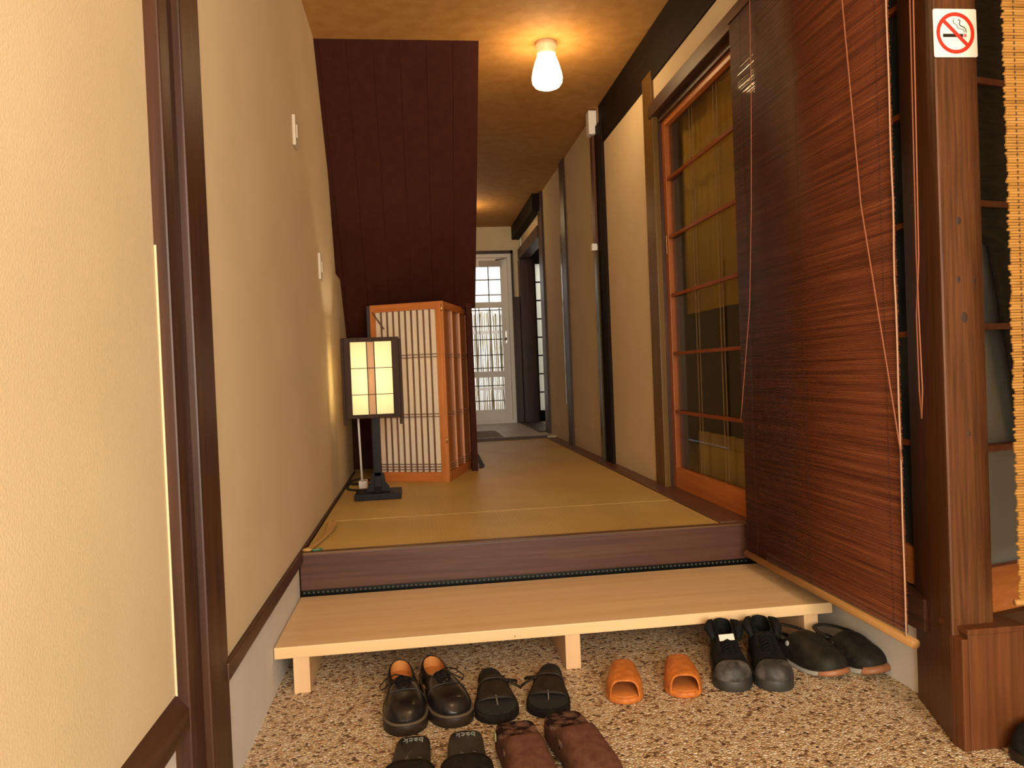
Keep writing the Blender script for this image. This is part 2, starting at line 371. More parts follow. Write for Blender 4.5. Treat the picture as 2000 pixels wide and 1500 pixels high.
# ------------------------------------------------------------------ back wall and white glazed door
YB = 8.45
m = MB(); m.box(.33, 1.20, YB, YB+.1, 2.225, ZC); m.box(1.085, 1.20, YB, YB+.1, .2, 2.225)
struct(m.build('wall_far', WALL), 'cream papered wall around the far door', 'wall')
struct(bx('trim_21', DARKZ, None, 1.105, 1.19, YB-.015, YB, .30, 1.72), 'dark board beside the white door', 'board')
d = empty('door_1', (.72, YB, .30)); struct(d, 'white framed glazed door at the far end of the corridor', 'door')
def dpart(name, mat, boxes, bev=0):
    mm = MB()
    for b in boxes: mm.box(b[0]-.72, b[1]-.72, b[2], b[3], b[4]-.30, b[5]-.30, bev=bev)
    return mm.build(name, mat, d)
dpart('casing', DARKZ, [(1.078, 1.102, -.03, .06, .30, 2.24), (.34, 1.102, -.03, .06, 2.205, 2.24)])
dpart('door_frame', WHITEP, [(1.035, 1.078, -.02, .06, .30, 2.205), (.34, 1.035, -.02, .06, 2.165, 2.205), (.34, 1.035, -.02, .06, .30, .335)], .002)
dpart('door_leaf', WHITEP, [(.955, 1.033, 0, .035, .335, 2.163), (.38, .45, 0, .035, .335, 2.163), (.45, .955, 0, .035, 2.065, 2.163), (.45, .955, 0, .035, 1.605, 1.67),
      (.45, .955, 0, .035, .825, .892), (.45, .955, 0, .035, .335, .46)], .002)
MUNT = flat('grey_muntin', (.30, .30, .27), .5)
mb = []
for z in (1.92, 1.75): mb.append((.45, .955, .010, .022, z-.006, z+.006))
for z in (1.58, 1.40, 1.25, 1.075, .93): mb.append((.45, .955, .010, .022, z-.006, z+.006))
for z in (.73, .56): mb.append((.45, .955, .010, .022, z-.006, z+.006))
for x in (.82, .66, .5): mb.append((x-.006, x+.006, .010, .022, .46, 2.065))
for x in (.70, .93, .57): mb.append((x-.005, x+.005, .010, .022, .895, 1.605))
dpart('muntins', MUNT, mb)
dpart('glass_pane', GLASS, [(.45, .955, .014, .018, .46, 2.065)])
dpart('door_closer', flat('closer_beige', (.42, .36, .30), .4), [(.72, .96, -.05, 0, 2.06, 2.125)], .006)
mm = MB().tube([(.90-.72, -.06, 1.83), (1.0-.72, -.06, 1.845), (1.02-.72, -.01, 1.86)], .008); mm.build('closer_arm', STEEL, d)
dpart('lock_plate', STEEL, [(.985, 1.005, -.006, 0, 1.20, 1.34)], .001)
MB().lathe([(.0, 0), (.016, .002), (.018, .012), (.010, .02), (0, .022)], (0, 0, 0), 16, False).build('knob', STEEL, d, True)
kn = bpy.data.objects['knob']; kn.rotation_euler = (PI/2, 0, 0); kn.location = (.985-.72, -.006, 1.25-.30)

# outside: reed fence, rails, ground
struct(bx('floor', flat('outdoor_concrete', (.45, .43, .4), .8), None, -1.5, 3.6, 8.6, 11.0, .0, .22), 'concrete ground outside the far door', 'ground')
REED = blindmat('reed', [(.36, (.22, .18, .09)), (.5, (.50, .43, .25)), (.62, (.78, .70, .48))], 1.2, 160, .7)
f = empty('reed_fence', (1.0, 9.35, .22)); tag(f, 'tan reed screen fence standing outside the glazed door', 'fence')
m = MB(); x = -.75
while x < .75:
    w = random.uniform(.004, .009); y = random.uniform(-.012, .012); h = random.uniform(1.36, 1.44)
    m.tube([(x, y, 0), (x+random.uniform(-.012, .012), y, h*.5), (x+random.uniform(-.012, .012), y, h)], w/2, 5); x += w*.95
m.build('reeds', REED, f)
for z in (.44, 1.14):
    bx('rail', WHITEP, f, -.8, .8, -.035, -.017, z, z+.035)
for xx in (-.8, .8): bx('fence_post', DARKZ, f, xx-.03, xx+.03, -.015, .04, 0, 1.46)

# ------------------------------------------------------------------ far side room with shoji window
m = MB(); m.box(2.5, 2.6, 6.6, 8.85, .2, ZC); m.box(1.3, 2.6, 6.6, 6.7, .2, ZC)
m.box(1.30, 1.402, 8.75, 8.85, .2, ZC); m.box(1.402, 2.6, 8.75, 8.85, .2, .41); m.box(1.402, 2.6, 8.75, 8.85, 2.13, ZC); m.box(2.0, 2.6, 8.75, 8.85, .41, 2.13); m.box(1.26, 1.31, 8.46, 8.85, .2, ZC)
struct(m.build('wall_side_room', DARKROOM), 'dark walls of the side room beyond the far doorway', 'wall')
wn = empty('window_1', (1.70, 8.75, .41)); struct(wn, 'frosted latticed window seen through the far doorway', 'window')
m = MB()
for i in range(1, 8): m.box(-.298, .298, .005, .025, i*.215-.008, i*.215+.008)
m.box(-.005, .01, .005, .025, 0, 1.72)
m.build('muntins', DARKZ, wn)
m = MB().box(-.298, .298, .026, .030, 0, 1.72); m.build('frosted_pane', papermat('bright_frosted_pane', (.97, .96, .88), .85), wn)

# ------------------------------------------------------------------ ceiling lamps
GLOBE = emis('lit_milk_glass', (1.0, .66, .31), 24)
GLOBE2 = emis('added_entrance_lamp_glow', (1.0, .72, .40), 70)  # glow of the added entrance lamp
def ceiling_lamp(loc, label, gm=None):
    r = empty('ceiling_lamp', loc); tag(r, label, 'lamp')
    MB().lathe([(0, 0), (.054, 0), (.054, -.022), (.050, -.026), (.048, -.055), (.046, -.060), (0, -.060)], (0, 0, 0), 32, False).build('lamp_holder', flat('ivory_holder', (.75, .62, .42), .4), r, True)
    prof = [(.040, -.058), (.048, -.072), (.062, -.110), (.073, -.150), (.077, -.175), (.074, -.198), (.062, -.215), (.040, -.225), (.018, -.229), (0, -.230)]
    MB().lathe(prof, (0, 0, 0), 32, False).build('glass_shade', gm or GLOBE, r, True)
    return r
ceiling_lamp((.698, 3.735, ZC), 'glowing pear-shaped milk glass lamp on the ceiling of the corridor')
ceiling_lamp((.52, 7.35, ZC), 'added milk glass ceiling lamp, hidden by the staircase, warming the far end of the corridor', emis('added_far_lamp_glow', (1.0, .70, .38), 13))  # out-of-view lamp added for warm fill at the far end
ceiling_lamp((.55, .35, ZC), 'added milk glass ceiling lamp above the camera, unseen, lighting the entrance', GLOBE2)  # unseen lamp added to lift the floor and bench

# ------------------------------------------------------------------ sliding doors on the right
def sliding_door(name, x, y0, y1, label, rear_mat, stile=.05, top=2.066):
    r = empty(name, (x, (y0+y1)/2, .287)); struct(r, label, 'sliding door')
    h = (y1-y0)/2; zb = .287
    for sg in (-1, 1):
        a, b = sorted((sg*h, sg*(h-stile)))
        bx('stile', REDZ, r, 0, .028, a, b, 0, top-zb, bev=.003)
    bx('top_rail', CEDARY, r, .001, .027, -h+stile, h-stile, 2.026-zb, top-zb, bev=.002)
    bx('bottom_rail', CEDARY, r, .001, .027, -h+stile, h-stile, 0, .098, bev=.002)
    mm = MB()
    for z in (1.77, 1.493, 1.214, .935, .655): mm.box(.003, .018, -h+stile, h-stile, z-.007-zb, z+.007-zb)
    mm.build('muntins', REDY, r)
    MB().box(.020, .023, -h+stile, h-stile, .098, 2.026-zb).build('glass_pane', rear_mat, r)
    return r
d2 = sliding_door('door_2', 1.215, 2.50, 3.558, 'sliding glass door with red-brown frame beyond the dark blind', GLASS, .045)
bx('finger_catch', flat('brass_dull', (.35, .2, .1), .4, .8), d2, -.002, .004, .505, .525, 1.13, 1.22, bev=.001)
GREYGL = noisemat('grey_glass', (.035, .045, .045), (.05, .062, .06), rough=.12, nscale=2)
d3 = sliding_door('door_3', 1.245, 1.755, 2.56, 'sliding door with dark grey panes behind the dark blind', GREYGL, .03)
# jamb face next to door 2
struct(bx('trim_22', DARKZ, None, 1.20, 1.27, 3.555, 3.62, ZT, 2.31), 'dark inner jamb of the sliding glass door', 'jamb')
# room behind the glass door
m = MB(); m.box(2.3, 2.4, 1.8, 4.0, 0, ZC); m.box(1.28, 2.4, 3.72, 3.82, 0, ZC); m.box(1.6, 2.4, 1.95, 2.05, 0, ZC); m.box(1.28, 2.4, 1.9, 3.82, .1, .27)
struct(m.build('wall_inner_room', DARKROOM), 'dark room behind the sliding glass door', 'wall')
pr = empty('added_fill_pendant', (1.95, 2.75, 2.30)); tag(pr, 'small added pendant lamp, unseen, lighting the olive layer behind the sliding glass door', 'lamp')  # unseen lamp added to brighten what stands behind the glass
MB().lathe([(.0, .10), (.03, .10), (.11, 0), (.108, -.002), (.03, .094), (0, .094)], (0, 0, 0), 24, False).build('lamp_shade', BRASS, pr, True)
MB().lathe([(0, -.035), (.02, -.028), (.03, 0), (.02, .03), (0, .035)], (0, 0, .03), 16, False).build('bulb', emis('added_fill_bulb', (1, .75, .4), 160), pr, True)
MB().tube([(0, 0, .1), (0, 0, .21)], .004, 6).build('flex', DARKZ, pr)
def rippled_layer(name, x, y0, y1, z0, z1, mat, label, amp=.012, n=11):
    mm = MB(); N = n*10; v0 = []; v1 = []
    for i in range(N+1):
        t = i/N; xx = x+amp*math.sin(t*n*2*PI)+amp*.4*math.sin(t*n*5.3+1); y = y0+(y1-y0)*t
        v0.append((xx, y, z0)); v1.append((xx+.004*math.sin(i), y, z1))
    mm.rings([v0, v1], cap=False, closed=False)
    o = mm.build(name, mat, None, True); solid(o, .002); return tag(o, label, 'rippled_layer')
OLIVE = papermat('olive_tint', (.52, .36, .07), .4)  # olive surfaces behind the glass set the tone of the panes
c1 = rippled_layer('olive_layer', 1.30, 2.60, 3.52, 1.12, 2.05, OLIVE, 'olive-yellow rippled surface behind the upper panes of the glass door', .006, 6)
c2 = rippled_layer('olive_layer', 1.33, 2.60, 3.52, .30, .56, papermat('dull_olive_tint', (.40, .28, .08), .3), 'duller olive rippled surface behind the lowest panes of the glass door', .008, 6)
STRIPE = flat('tan_stripe', (.34, .21, .085), .7)  # thin strips draw the pale vertical lines in the panes
for yy in (2.74, 3.02, 3.30):
    for dy in (0, .035): bx('pane_stripe', STRIPE, c1, 1.272, 1.274, yy+dy-.003, yy+dy+.003, .36, 2.05)

# ------------------------------------------------------------------ corner post and its base box
m = MB().prism([(1.158, 1.548, 0), (1.237, 1.787, 0), (1.34, 1.787, 0), (1.262, 1.548, 0)], (0, 0, ZC), bev=.006)
struct(m.build('trim_23', POSTW), 'thick worn brown corner post carrying the sign', 'post')
pst = bpy.data.objects['trim_23']
for kx, kz, kr in ((1.205, 1.175, .006), (1.212, .960, .008), (1.200, 1.045, .005), (1.238, 1.040, .004), (1.215, .70, .004)):
    q = MB().lathe([(0, .0006), (kr*.5, .0006), (kr, .0001)], (0, 0, 0), 12, False).build('knot', flat('knot_dark', (.035, .014, .006), .6), pst)
    q.location = (kx, 1.5478, kz); q.rotation_euler = (PI/2, 0, 0); q.scale = (1, 1.5, 1)
m = MB().box(1.176, 1.312, 1.520, 1.60, 0, .258, bev=.004)
m.box(1.172, 1.316, 1.516, 1.61, .258, .272, bev=.003)
m.box(1.160, 1.176, 1.519, 1.56, 0, .25, bev=.003)
struct(m.build('trim_24', wood('base_box_wood', (.075, .022, .007), (.14, .048, .014), 'Z')), 'boxed wooden base cladding at the foot of the corner post', 'post base')
# angled latticed door right of the post
ux, uy = .97, .245
def angbox(mm, s0, s1, t0, t1, z0, z1, bev=0):
    o = Vector((1.30, 1.75, 0)); U = Vector((ux, uy, 0)); V = Vector((-uy, ux, 0))
    p = [o+U*a+V*b for a, b in ((s0, t0), (s1, t0), (s1, t1), (s0, t1))]
    mm.prism([(q.x, q.y, z0) for q in p], (0, 0, z1-z0), bev); return mm
d4 = empty('door_4', (0, 0, 0)); struct(d4, 'latticed frosted door with thin red bars, right of the corner post', 'door')
mm = MB()
for z in (1.571, 1.259, .946, .633): angbox(mm, 0, .9, -.022, .014, z-.008, z+.008)
mm.build('muntins', REDY, d4)
angbox(MB(), 0, .9, -.006, .028, .205, .322).build('bottom_rail', CEDARX, d4)
angbox(MB(), 0, .9, -.006, .028, 1.88, 2.0).build('top_rail', CEDARX, d4)
angbox(MB(), 0, .9, .015, .019, .322, 1.88).build('frosted_pane', FROST, d4)
angbox(MB(), .0, .9, -.03, .05, .12, .205, .002).build('sill', DARKX, d4)
mm = MB(); angbox(mm, 0, .9, -.01, .06, 0, .12); struct(mm.build('wall_right_step', DARKX), 'dark board below the latticed door', 'wall')
mm = MB(); angbox(mm, 0, 2.3, -.01, .06, 2.0, ZC); angbox(mm, .9, 2.3, -.01, .06, 0, 2.0); struct(mm.build('wall_right_angled', WALL), 'wall around the latticed door at the right', 'wall')
# black rippled surface in front of the panes, cut diagonally
o_ = Vector((1.30, 1.75, 0)); U_ = Vector((ux, uy, 0)); V_ = Vector((-uy, ux, 0))
mm = MB(); rows = []
for k in range(25):
    z = 1.9-(1.9-.62)*k/24
    s_left = 0 if z > 1.17 else (1.17-z)/(1.17-.64)*.115+.165
    rows.append([tuple(o_+U_*(s_left+(.85-s_left)*i/40)+V_*(-.012+.004*math.sin(i*1.1+k*.05))+Vector((0, 0, z))) for i in range(41)])
mm.rings(rows, cap=False, closed=False)
nt_ = mm.build('sheet', noisemat('black_streaks', (.012, .011, .010), (.035, .028, .020), (30, 30, 160), 1, 4, .7), None, True); solid(nt_, .0015)
tag(nt_, 'black rippled drape hung over the latticed door right of the post, cut diagonally', 'sheet')

# ------------------------------------------------------------------ bamboo blinds
def splints(mm, x, y0, y1, z0, z1, pitch, ax='Y', jit=.002, tilt=0):
    z = z0
    while z < z1:
        r = pitch*.5*random.uniform(.85, 1.05); a = y0+random.uniform(-jit, jit); b = y1+random.uniform(-jit, jit); dx = random.uniform(-.0006, .0006)
        def ring(q):
            out = []
            for k in range(6):
                an = 2*PI*(k+.5)/6
                px = x+dx+r*.8*math.cos(an); pz = z+r*math.sin(an)
                out.append((px, q, pz) if ax == 'Y' else (q, px, pz))
            return out
        mm.rings([ring(a), ring(b)]); z += pitch
bl = empty('bamboo_blind', (1.15, 2.14, .19)); tag(bl, 'large dark reddish bamboo blind hanging in front of the sliding doors', 'blind')
m = MB(); splints(m, 0, -.449, .449, .018, 1.895, .0044); bo = m.build('splints', BLIND, bl, True)
m = MB().tube([(0, -.475, 0), (0, .455, 0)], .0125, 12); m.build('bottom_rod', wood('rod_bamboo', (.30, .14, .04), (.42, .22, .07), 'Y'), bl, True)
m = MB().box(-.008, .008, -.45, .45, 1.893, 1.912); m.build('head_bar', DARKY, bl)
CORD = flat('pink_cord', (.55, .28, .16), .7)
pts = [(-.006, -.451+.0022*math.sin(k*1.3)*(1 if 12 < k < 17 else .35), 1.89-k*1.90/30) for k in range(31)]
m = MB().tube(pts, .0022, 6); m.build('edge_cord', flat('pale_cord', (.42, .25, .16), .7), bl, True)
for yy in (-.40, .36, 0.0):
    m = MB()
    for k in range(210): m.box(-.0032, -.0022, yy-.0006, yy+.0006, .02+k*.009, .0245+k*.009)
    m.build('binding_thread', flat('dark_thread', (.02, .01, .008), .8), bl)
REDC = flat('red_brown_cord', (.26, .085, .038), .7)
def cord(pts, r, label, mat=REDC):
    P = [Vector(p) for p in pts]; out = []
    for i in range(len(P)-1):
        for k in range(6): out.append(P[i].lerp(P[i+1], k/6))
    out.append(P[-1])
    o = MB().tube(out, r, 6).build('pull_cord', mat, bl if label is None else None, True)
    return o
def bcord(pts, r): # world -> blind local
    L = [(p[0]-1.15, p[1]-2.14, p[2]-.19) for p in pts]
    return cord(L, r, None)
bcord([(1.14, 2.40, 2.10), (1.139, 2.413, 1.75), (1.139, 2.44, 1.4), (1.139, 2.48, 1.068), (1.139, 2.584, .674)], .0016)
bcord([(1.137, 1.865, 2.08), (1.137, 1.861, 1.815), (1.137, 1.807, 1.269), (1.137, 1.738, .939), (1.138, 1.675, .63)], .0019)
m = MB().lathe([(0, 0), (.006, .002), (.006, .01), (0, .014)], (0, 0, 0), 8, False).build('hook', STEEL, bl, True); m.location = (-.004, .255, 1.905)
# doubled cord hanging in front of the post
m = MB(); m.tube([(1.146, 1.60, 2.05), (1.146, 1.594, 1.684), (1.148, 1.606, 1.106), (1.148, 1.620, .97), (1.150, 1.621, .80), (1.150, 1.616, .733)], .0018, 6)
m.tube([(1.146, 1.612, 2.05), (1.146, 1.606, 1.69), (1.148, 1.614, 1.108), (1.148, 1.612, .98), (1.150, 1.610, .80), (1.150, 1.616, .733)], .0018, 6)
o = m.build('tie_string', REDC, None, True); tag(o, 'doubled red-brown cord hanging down the side of the corner post', 'cord')

tb = empty('bamboo_blind', (1.217, 1.42, .365)); tag(tb, 'light tan bamboo blind cut off by the right edge of the photo', 'blind')
m = MB(); splints(m, 0, 0, .75, .0, 1.70, .0058, 'X', .0035); m.build('splints', TANBLIND, tb)
for xx in (.022, .14, .3, .5):
    m = MB()
    for k in range(140): m.box(xx-.001, xx+.001, -.0042, -.003, .004+k*.012, .010+k*.012)
    m.build('binding_thread', flat('dark_thread2', (.10, .05, .02), .8), tb)
m = MB().tube([(-.01, 0, -.006), (.75, 0, -.006)], .007, 8); m.build('bottom_rod', TANBLIND, tb, True)

# ------------------------------------------------------------------ sign
sg = empty('no_smoking_sign', (1.208, 1.5455, 1.588)); tag(sg, 'white square no smoking sign with red ring on the corner post', 'sign')
sg.rotation_euler = (0, math.radians(-.5), 0)
RED = flat('sign_red', (.80, .035, .02), .4); BLK = flat('sign_black', (.02, .012, .01), .4); SW = flat('sign_white', (.88, .84, .74), .35)
def disc(pts, mat, name, y, th=.0004):
    return MB().prism([(p[0], y, p[1]) for p in pts], (0, -th, 0)).build(name, mat, sg)
def rrect(w, h, r, n=5):
    out = []
    for cx, cz, a0 in ((w-r, h-r, 0), (-w+r, h-r, 90), (-w+r, -h+r, 180), (w-r, -h+r, 270)):
        for k in range(n+1): a = math.radians(a0+90*k/n); out.append((cx+r*math.cos(a), cz+r*math.sin(a)))
    return out
disc(rrect(.0520, .0530, .004), SW, 'plate', 0, .0015)
mm = MB(); R0, R1 = .0455, .0370
vo = [(math.cos(2*PI*k/64), math.sin(2*PI*k/64)) for k in range(64)]
mm.rings([[(c*R1, -.0015, s*R1) for c, s in vo], [(c*R1, -.0020, s*R1) for c, s in vo], [(c*R0, -.0020, s*R0) for c, s in vo], [(c*R0, -.0015, s*R0) for c, s in vo]], cap=False)
mm.build('ring', RED, sg)
mm = MB(); Rm = Matrix.Rotation(math.radians(44), 4, 'Y'); mm.box(-.039, .039, -.0024, -.0018, -.0041, .0041, R=Rm); mm.build('slash', RED, sg)
MB().box(-.030, .018, -.0019, -.0015, -.0090, -.0018).build('cigarette', BLK, sg)
mm = MB(); mm.box(.0195, .0218, -.0019, -.0015, -.0090, -.0018); mm.box(.0232, .0262, -.0019, -.0015, -.0090, -.0018); mm.build('cigarette_tip', RED, sg)
def smoke(pts):
    P = [Vector((a, -.0017, b)) for a, b in pts]; out = []
    for i in range(len(P)-1):
        p0 = P[max(i-1, 0)]; p1 = P[i]; p2 = P[i+1]; p3 = P[min(i+2, len(P)-1)]
        for k in range(6):
            t = k/6; out.append(.5*((2*p1)+(-p0+p2)*t+(2*p0-5*p1+4*p2-p3)*t*t+(-p0+3*p1-3*p2+p3)*t**3))
    out.append(P[-1]); return MB().tube(out, .0012, 5, .4)
smoke([(.0258, .001), (.0250, .0075), (.0215, .0125), (.0165, .0145), (.0115, .0170), (.0105, .0215), (.0120, .0255), (.0095, .0290), (.0070, .0285)]).build('smoke', BLK, sg)
smoke([(.0215, .001), (.0195, .0070), (.0150, .0090), (.0085, .0100), (.0045, .0140), (.0035, .0180), (-.0020, .0205), (-.0050, .0250), (-.0035, .0300), (.0000, .0320)]).build('smoke', BLK, sg)

# ------------------------------------------------------------------ wall plates, boxes, conduit
def plate(y0, y1, z0, z1, label):
    o = MB().box(XL, XL+.012, y0, y1, z0, z1, bev=.003).build('switch_plate', PLASTIC); tag(o, label, 'switch plate', 'wall plates on the left wall')
    bx('rocker', PLASTIC, o, XL+.011, XL+.016, (y0+y1)/2-.014, (y0+y1)/2+.014, (z0+z1)/2-.025, (z0+z1)/2+.025, bev=.002)
plate(2.925, 2.995, 1.765, 1.88, 'cream switch plate high on the left wall, the nearer of two')
plate(3.515, 3.595, 1.335, 1.455, 'cream switch plate on the left wall above the lantern, the farther and lower one')
o = MB().box(1.125, 1.176, 4.665, 4.74, 2.352, 2.50, bev=.004).build('junction_box', WHITEP); tag(o, 'white plastic box under the ceiling at the end of the black beam', 'electrical box')
o = MB().box(1.13, 1.165, 4.72, 4.765, 1.630, 1.675, bev=.003).build('cable_switch', WHITEP); tag(o, 'small white switch on the cable cover halfway up the right wall', 'switch')
o = MB().box(1.15, 1.184, 4.70, 4.765, 1.675, 2.352, bev=.002).build('cable_cover', wood('dark_red_cover', (.07, .020, .008), (.11, .034, .012), 'Z')); tag(o, 'reddish brown cable cover running down from the white box', 'cable cover')
GREENGL = flat('glossy_green_pole', (.05, .038, .012), .18)
o = MB().box(1.15, 1.184, 4.70, 4.765, .287, 1.630, bev=.004).build('cable_cover', GREENGL); tag(o, 'glossy olive pole strip below the small white switch', 'pole strip')
o = MB().box(1.166, 1.184, 5.925, 5.965, .60, 1.95, bev=.004).build('door_rail', GREENGL); tag(o, 'glossy narrow strip beside the dark post halfway down the corridor', 'strip')

# ------------------------------------------------------------------ tatami mats
for i, (ya, yb, lb) in enumerate([(2.692, 3.235, 'nearest tatami mat, at the edge of the step'), (3.238, 4.70, 'large tatami mat under the folding screen and lantern'), (4.703, 6.545, 'farthest tatami mat, before the boarded floor')]):
    o = bx('tatami_mat', TATAMI, None, -.42 if i < 2 else .372, 1.095, ya, yb, .237, .2812+(.0006 if i == 1 else 0), bev=.002); tag(o, lb, 'tatami mat', 'tatami mats of the corridor')
o = bx('tatami_mat', TATAMI, None, -1.05, .32, 4.703, 5.01, .237, .2812, bev=.002); tag(o, 'strip of tatami in the dark under the stairs', 'tatami mat')
struct(bx('trim_25', DARKX, None, .37, 1.10, 6.546, 6.575, .25, .306), 'dark threshold strip between tatami and boarded floor', 'threshold')
o = bx('floor_mat', noisemat('grey_mat', (.20, .17, .13), (.28, .24, .19), nscale=40, rough=.9), None, .42, .72, 6.62, 7.35, .30, .310, bev=.002); tag(o, 'thin grey mat on the boarded floor before the white door', 'mat')

# ------------------------------------------------------------------ bench
bn = empty('step_bench', (.39, 2.43, 0)); tag(bn, 'long low pale wooden step bench in front of the tatami step', 'bench')
bx('bench_top', PALEX, bn, -.824, .835, -.267, .222, .102, .135, bev=.003)
PALEZ = wood('pale_hinoki_z', (.66, .42, .22), (.74, .50, .29), 'Z', rough=.45, fine=22, bump=.1)
for x0_ in (-.774, .003, .745): bx('leg', PALEZ, bn, x0_, x0_+.045, -.262, .20, 0, .103, bev=.002)
# knot marks in the front edge
for (px_, r_) in ((.015, .006), (.03, .003)):
    MB().lathe([(0, 0), (r_, .0005)], (0, 0, 0), 10, False).build('knot', wood('knot', (.30, .12, .05), (.4, .18, .08), 'X'), bn).location = (px_-.16, -.2672, .112)
for o in [c for c in bn.children if c.name.startswith('knot')]: o.rotation_euler = (-PI/2, 0, 0)

# ------------------------------------------------------------------ folding screen
fs = empty('folding_screen', (.137, 4.20, .282)); tag(fs, 'folding wooden lattice screen with white paper, behind the lantern', 'screen')
def screen_panel(p, q, H, nbars, name, flip=False, side_mat=None, woodz=CEDARZ, woodx=CEDARX, infill=None, latt=None):
    # p,q local xy of the two bottom corners; front faces the camera
    P = Vector((p[0], p[1], 0)); Q = Vector((q[0], q[1], 0)); wd = (Q-P).length; ang = math.atan2(Q.y-P.y, Q.x-P.x)
    r = bpy.data.objects.new(name, None); COL.objects.link(r); r.parent = fs; r.location = P; r.rotation_euler = (0, 0, ang)
    s, T, B = .030, .042, .055
    bx('stile', woodz, r, 0, s, 0, .022, 0, H, bev=.002); bx('stile', woodz, r, wd-s, wd, 0, .022, 0, H, bev=.002)
    bx('top_rail', woodx, r, s, wd-s, .001, .021, H-T, H, bev=.002); bx('bottom_rail', woodx, r, s, wd-s, .001, .021, 0, B, bev=.002)
    MB().box(s, wd-s, .014, .0155, B, H-T).build('panel_infill' if infill else 'paper', infill or SHOJI, r)
    mm = MB()
    for i in range(1, nbars+1):
        x = s+(wd-2*s)*i/(nbars+1); mm.box(x-.0028, x+.0028, .002, .0135, B, H-T)
    for z in (.098, .083, .068, .385-.02, .385-.005, .710-.012, .710+.004):
        mm.box(s, wd-s, .004, .013, z-.002, z+.002)
    mm.build('lattice', latt or SLAT, r); return r
screen_panel((-.400, .165), (-.006, -.005), 1.005, 9, 'front_panel')
screen_panel((.010, -.008), (.185, .575), 1.005, 2, 'side_panel', infill=wood('brown_infill', (.33, .10, .025), (.44, .15, .04), 'Z', rough=.25), latt=wood('glint_slat', (.50, .24, .12), (.62, .32, .18), 'Z', rough=.2))  # paler side slats carry the glints in their colour
DGREY = wood('dark_grey_stile', (.045, .04, .045), (.09, .08, .085), 'Z', rough=.25)
screen_panel((-.398, .19), (-.30, .70), 1.005, 5, 'rear_panel', woodz=DGREY, woodx=DGREY)
for z in (.235, .965): MB().tube([(.002, -.012, z-.018), (.002, -.012, z+.018)], .004, 8).build('hinge', BRASS, fs, True)
MB().tube([(-.385, .150, .965), (-.320, .115, .865)], .0035, 6).build('prop_stick', SLAT, fs)

# ------------------------------------------------------------------ floor lantern
fl = empty('floor_lamp', (-.222, 3.80, .2812)); tag(fl, 'lit square paper lantern on a black wooden stand by the left wall', 'lamp')
LAMP_R = Matrix.Rotation(math.radians(3), 4, 'Z')
bx('base', BLACKW, fl, -.112, .112, -.09, .10, 0, .032, bev=.004)
m = MB().prism([(-.060, -.016, .032), (-.052, -.016, .055), (-.035, -.016, .075), (-.030, -.016, .115), (-.019, -.016, .125), (.019, -.016, .125), (.030, -.016, .115), (.035, -.016, .075), (.052, -.016, .055), (.060, -.016, .032)], (0, .034, 0))
m.prism([(-.016, -.055, .032), (-.016, -.04, .06), (-.016, -.025, .11), (-.016, .025, .11), (-.016, .04, .06), (-.016, .055, .032)], (.032, 0, 0)); m.build('foot_bracket', BLACKW, fl)
bx('pole', BLACKW, fl, -.019, .019, -.016, .018, .03, .43, bev=.003)
hw, hd, z0, z1 = .130, .120, .402, .790
m = MB()
for sx in (-1, 1):
    for sy in (-1, 1):
        a, b = sorted((sx*hw, sx*(hw-.030 if sx < 0 else hw-.034))); c, e = sorted((sy*hd, sy*(hd-.022)))
        m.box(a, b, c, e, z0, z1, bev=.002)
for zz, dz in ((z0, .018), (z1-.020, .020)):
    for sy in (-1, 1): c, e = sorted((sy*hd, sy*(hd-.02))); m.box(-hw+.03, hw-.034, c+.001, e-.001, zz, zz+dz)
    for sx in (-1, 1): a, b = sorted((sx*hw, sx*(hw-.02))); m.box(a+.001, b-.001, -hd+.02, hd-.02, zz, zz+dz)
m.box(-.145, -.13, -.11, -.085, z0-.03, z1, bev=.002)
m.box(.13, .142, -.12, -.09, z0-.012, z1-.01, bev=.002)
m.box(.122, .134, -.118, -.10, z0-.034, z0+.01, bev=.001)
m.build('lantern_frame', LAMPW, fl)
m = MB(); m.box(-hw+.03, hw-.034, -hd+.012, -hd+.0125, z0+.018, z1-.02); m.box(-hw+.03, hw-.034, hd-.0125, hd-.012, z0+.018, z1-.02)
m.box(-hw+.012, -hw+.0125, -hd+.022, hd-.022, z0+.018, z1-.02); m.box(hw-.0125, hw-.012, -hd+.022, hd-.022, z0+.018, z1-.02)
m.build('paper_shade', LPAPER, fl)
bx('light_stop_board', LAMPW, fl, -hw+.02, hw-.02, -hd+.02, hd-.02, z0+.002, z0+.010)  # board added to keep the bulb's light off the tatami below
m = MB()
for xx in (-.022, .013): m.box(xx-.002, xx+.002, -hd+.004, -hd+.0115, z0+.018, z1-.02)
for zz in (.516, .643): m.box(-hw+.03, hw-.034, -hd+.005, -hd+.0112, zz-.0016, zz+.0016)
for sx in (-1, 1):
    for zz in (.516, .643): a, b = sorted((sx*(hw-.004), sx*(hw-.011))); m.box(a, b, -hd+.022, hd-.022, zz-.0016, zz+.0016)
m.build('muntins', LAMPW, fl)
m = MB(); m.box(-.020, .011, -hd+.0068, -hd+.0115, z0+.018, z1-.02); m.build('centre_strip', papermat('strip_paper', (.80, .62, .46), .5), fl)
m = MB().lathe([(0, -.034), (.018, -.029), (.030, -.012), (.032, .004), (.024, .022), (.013, .038), (.013, .06), (0, .06)], (0, 0, .585), 20, False); m.build('bulb', emis('warm_bulb', (1.0, .82, .54), 125), fl, True)
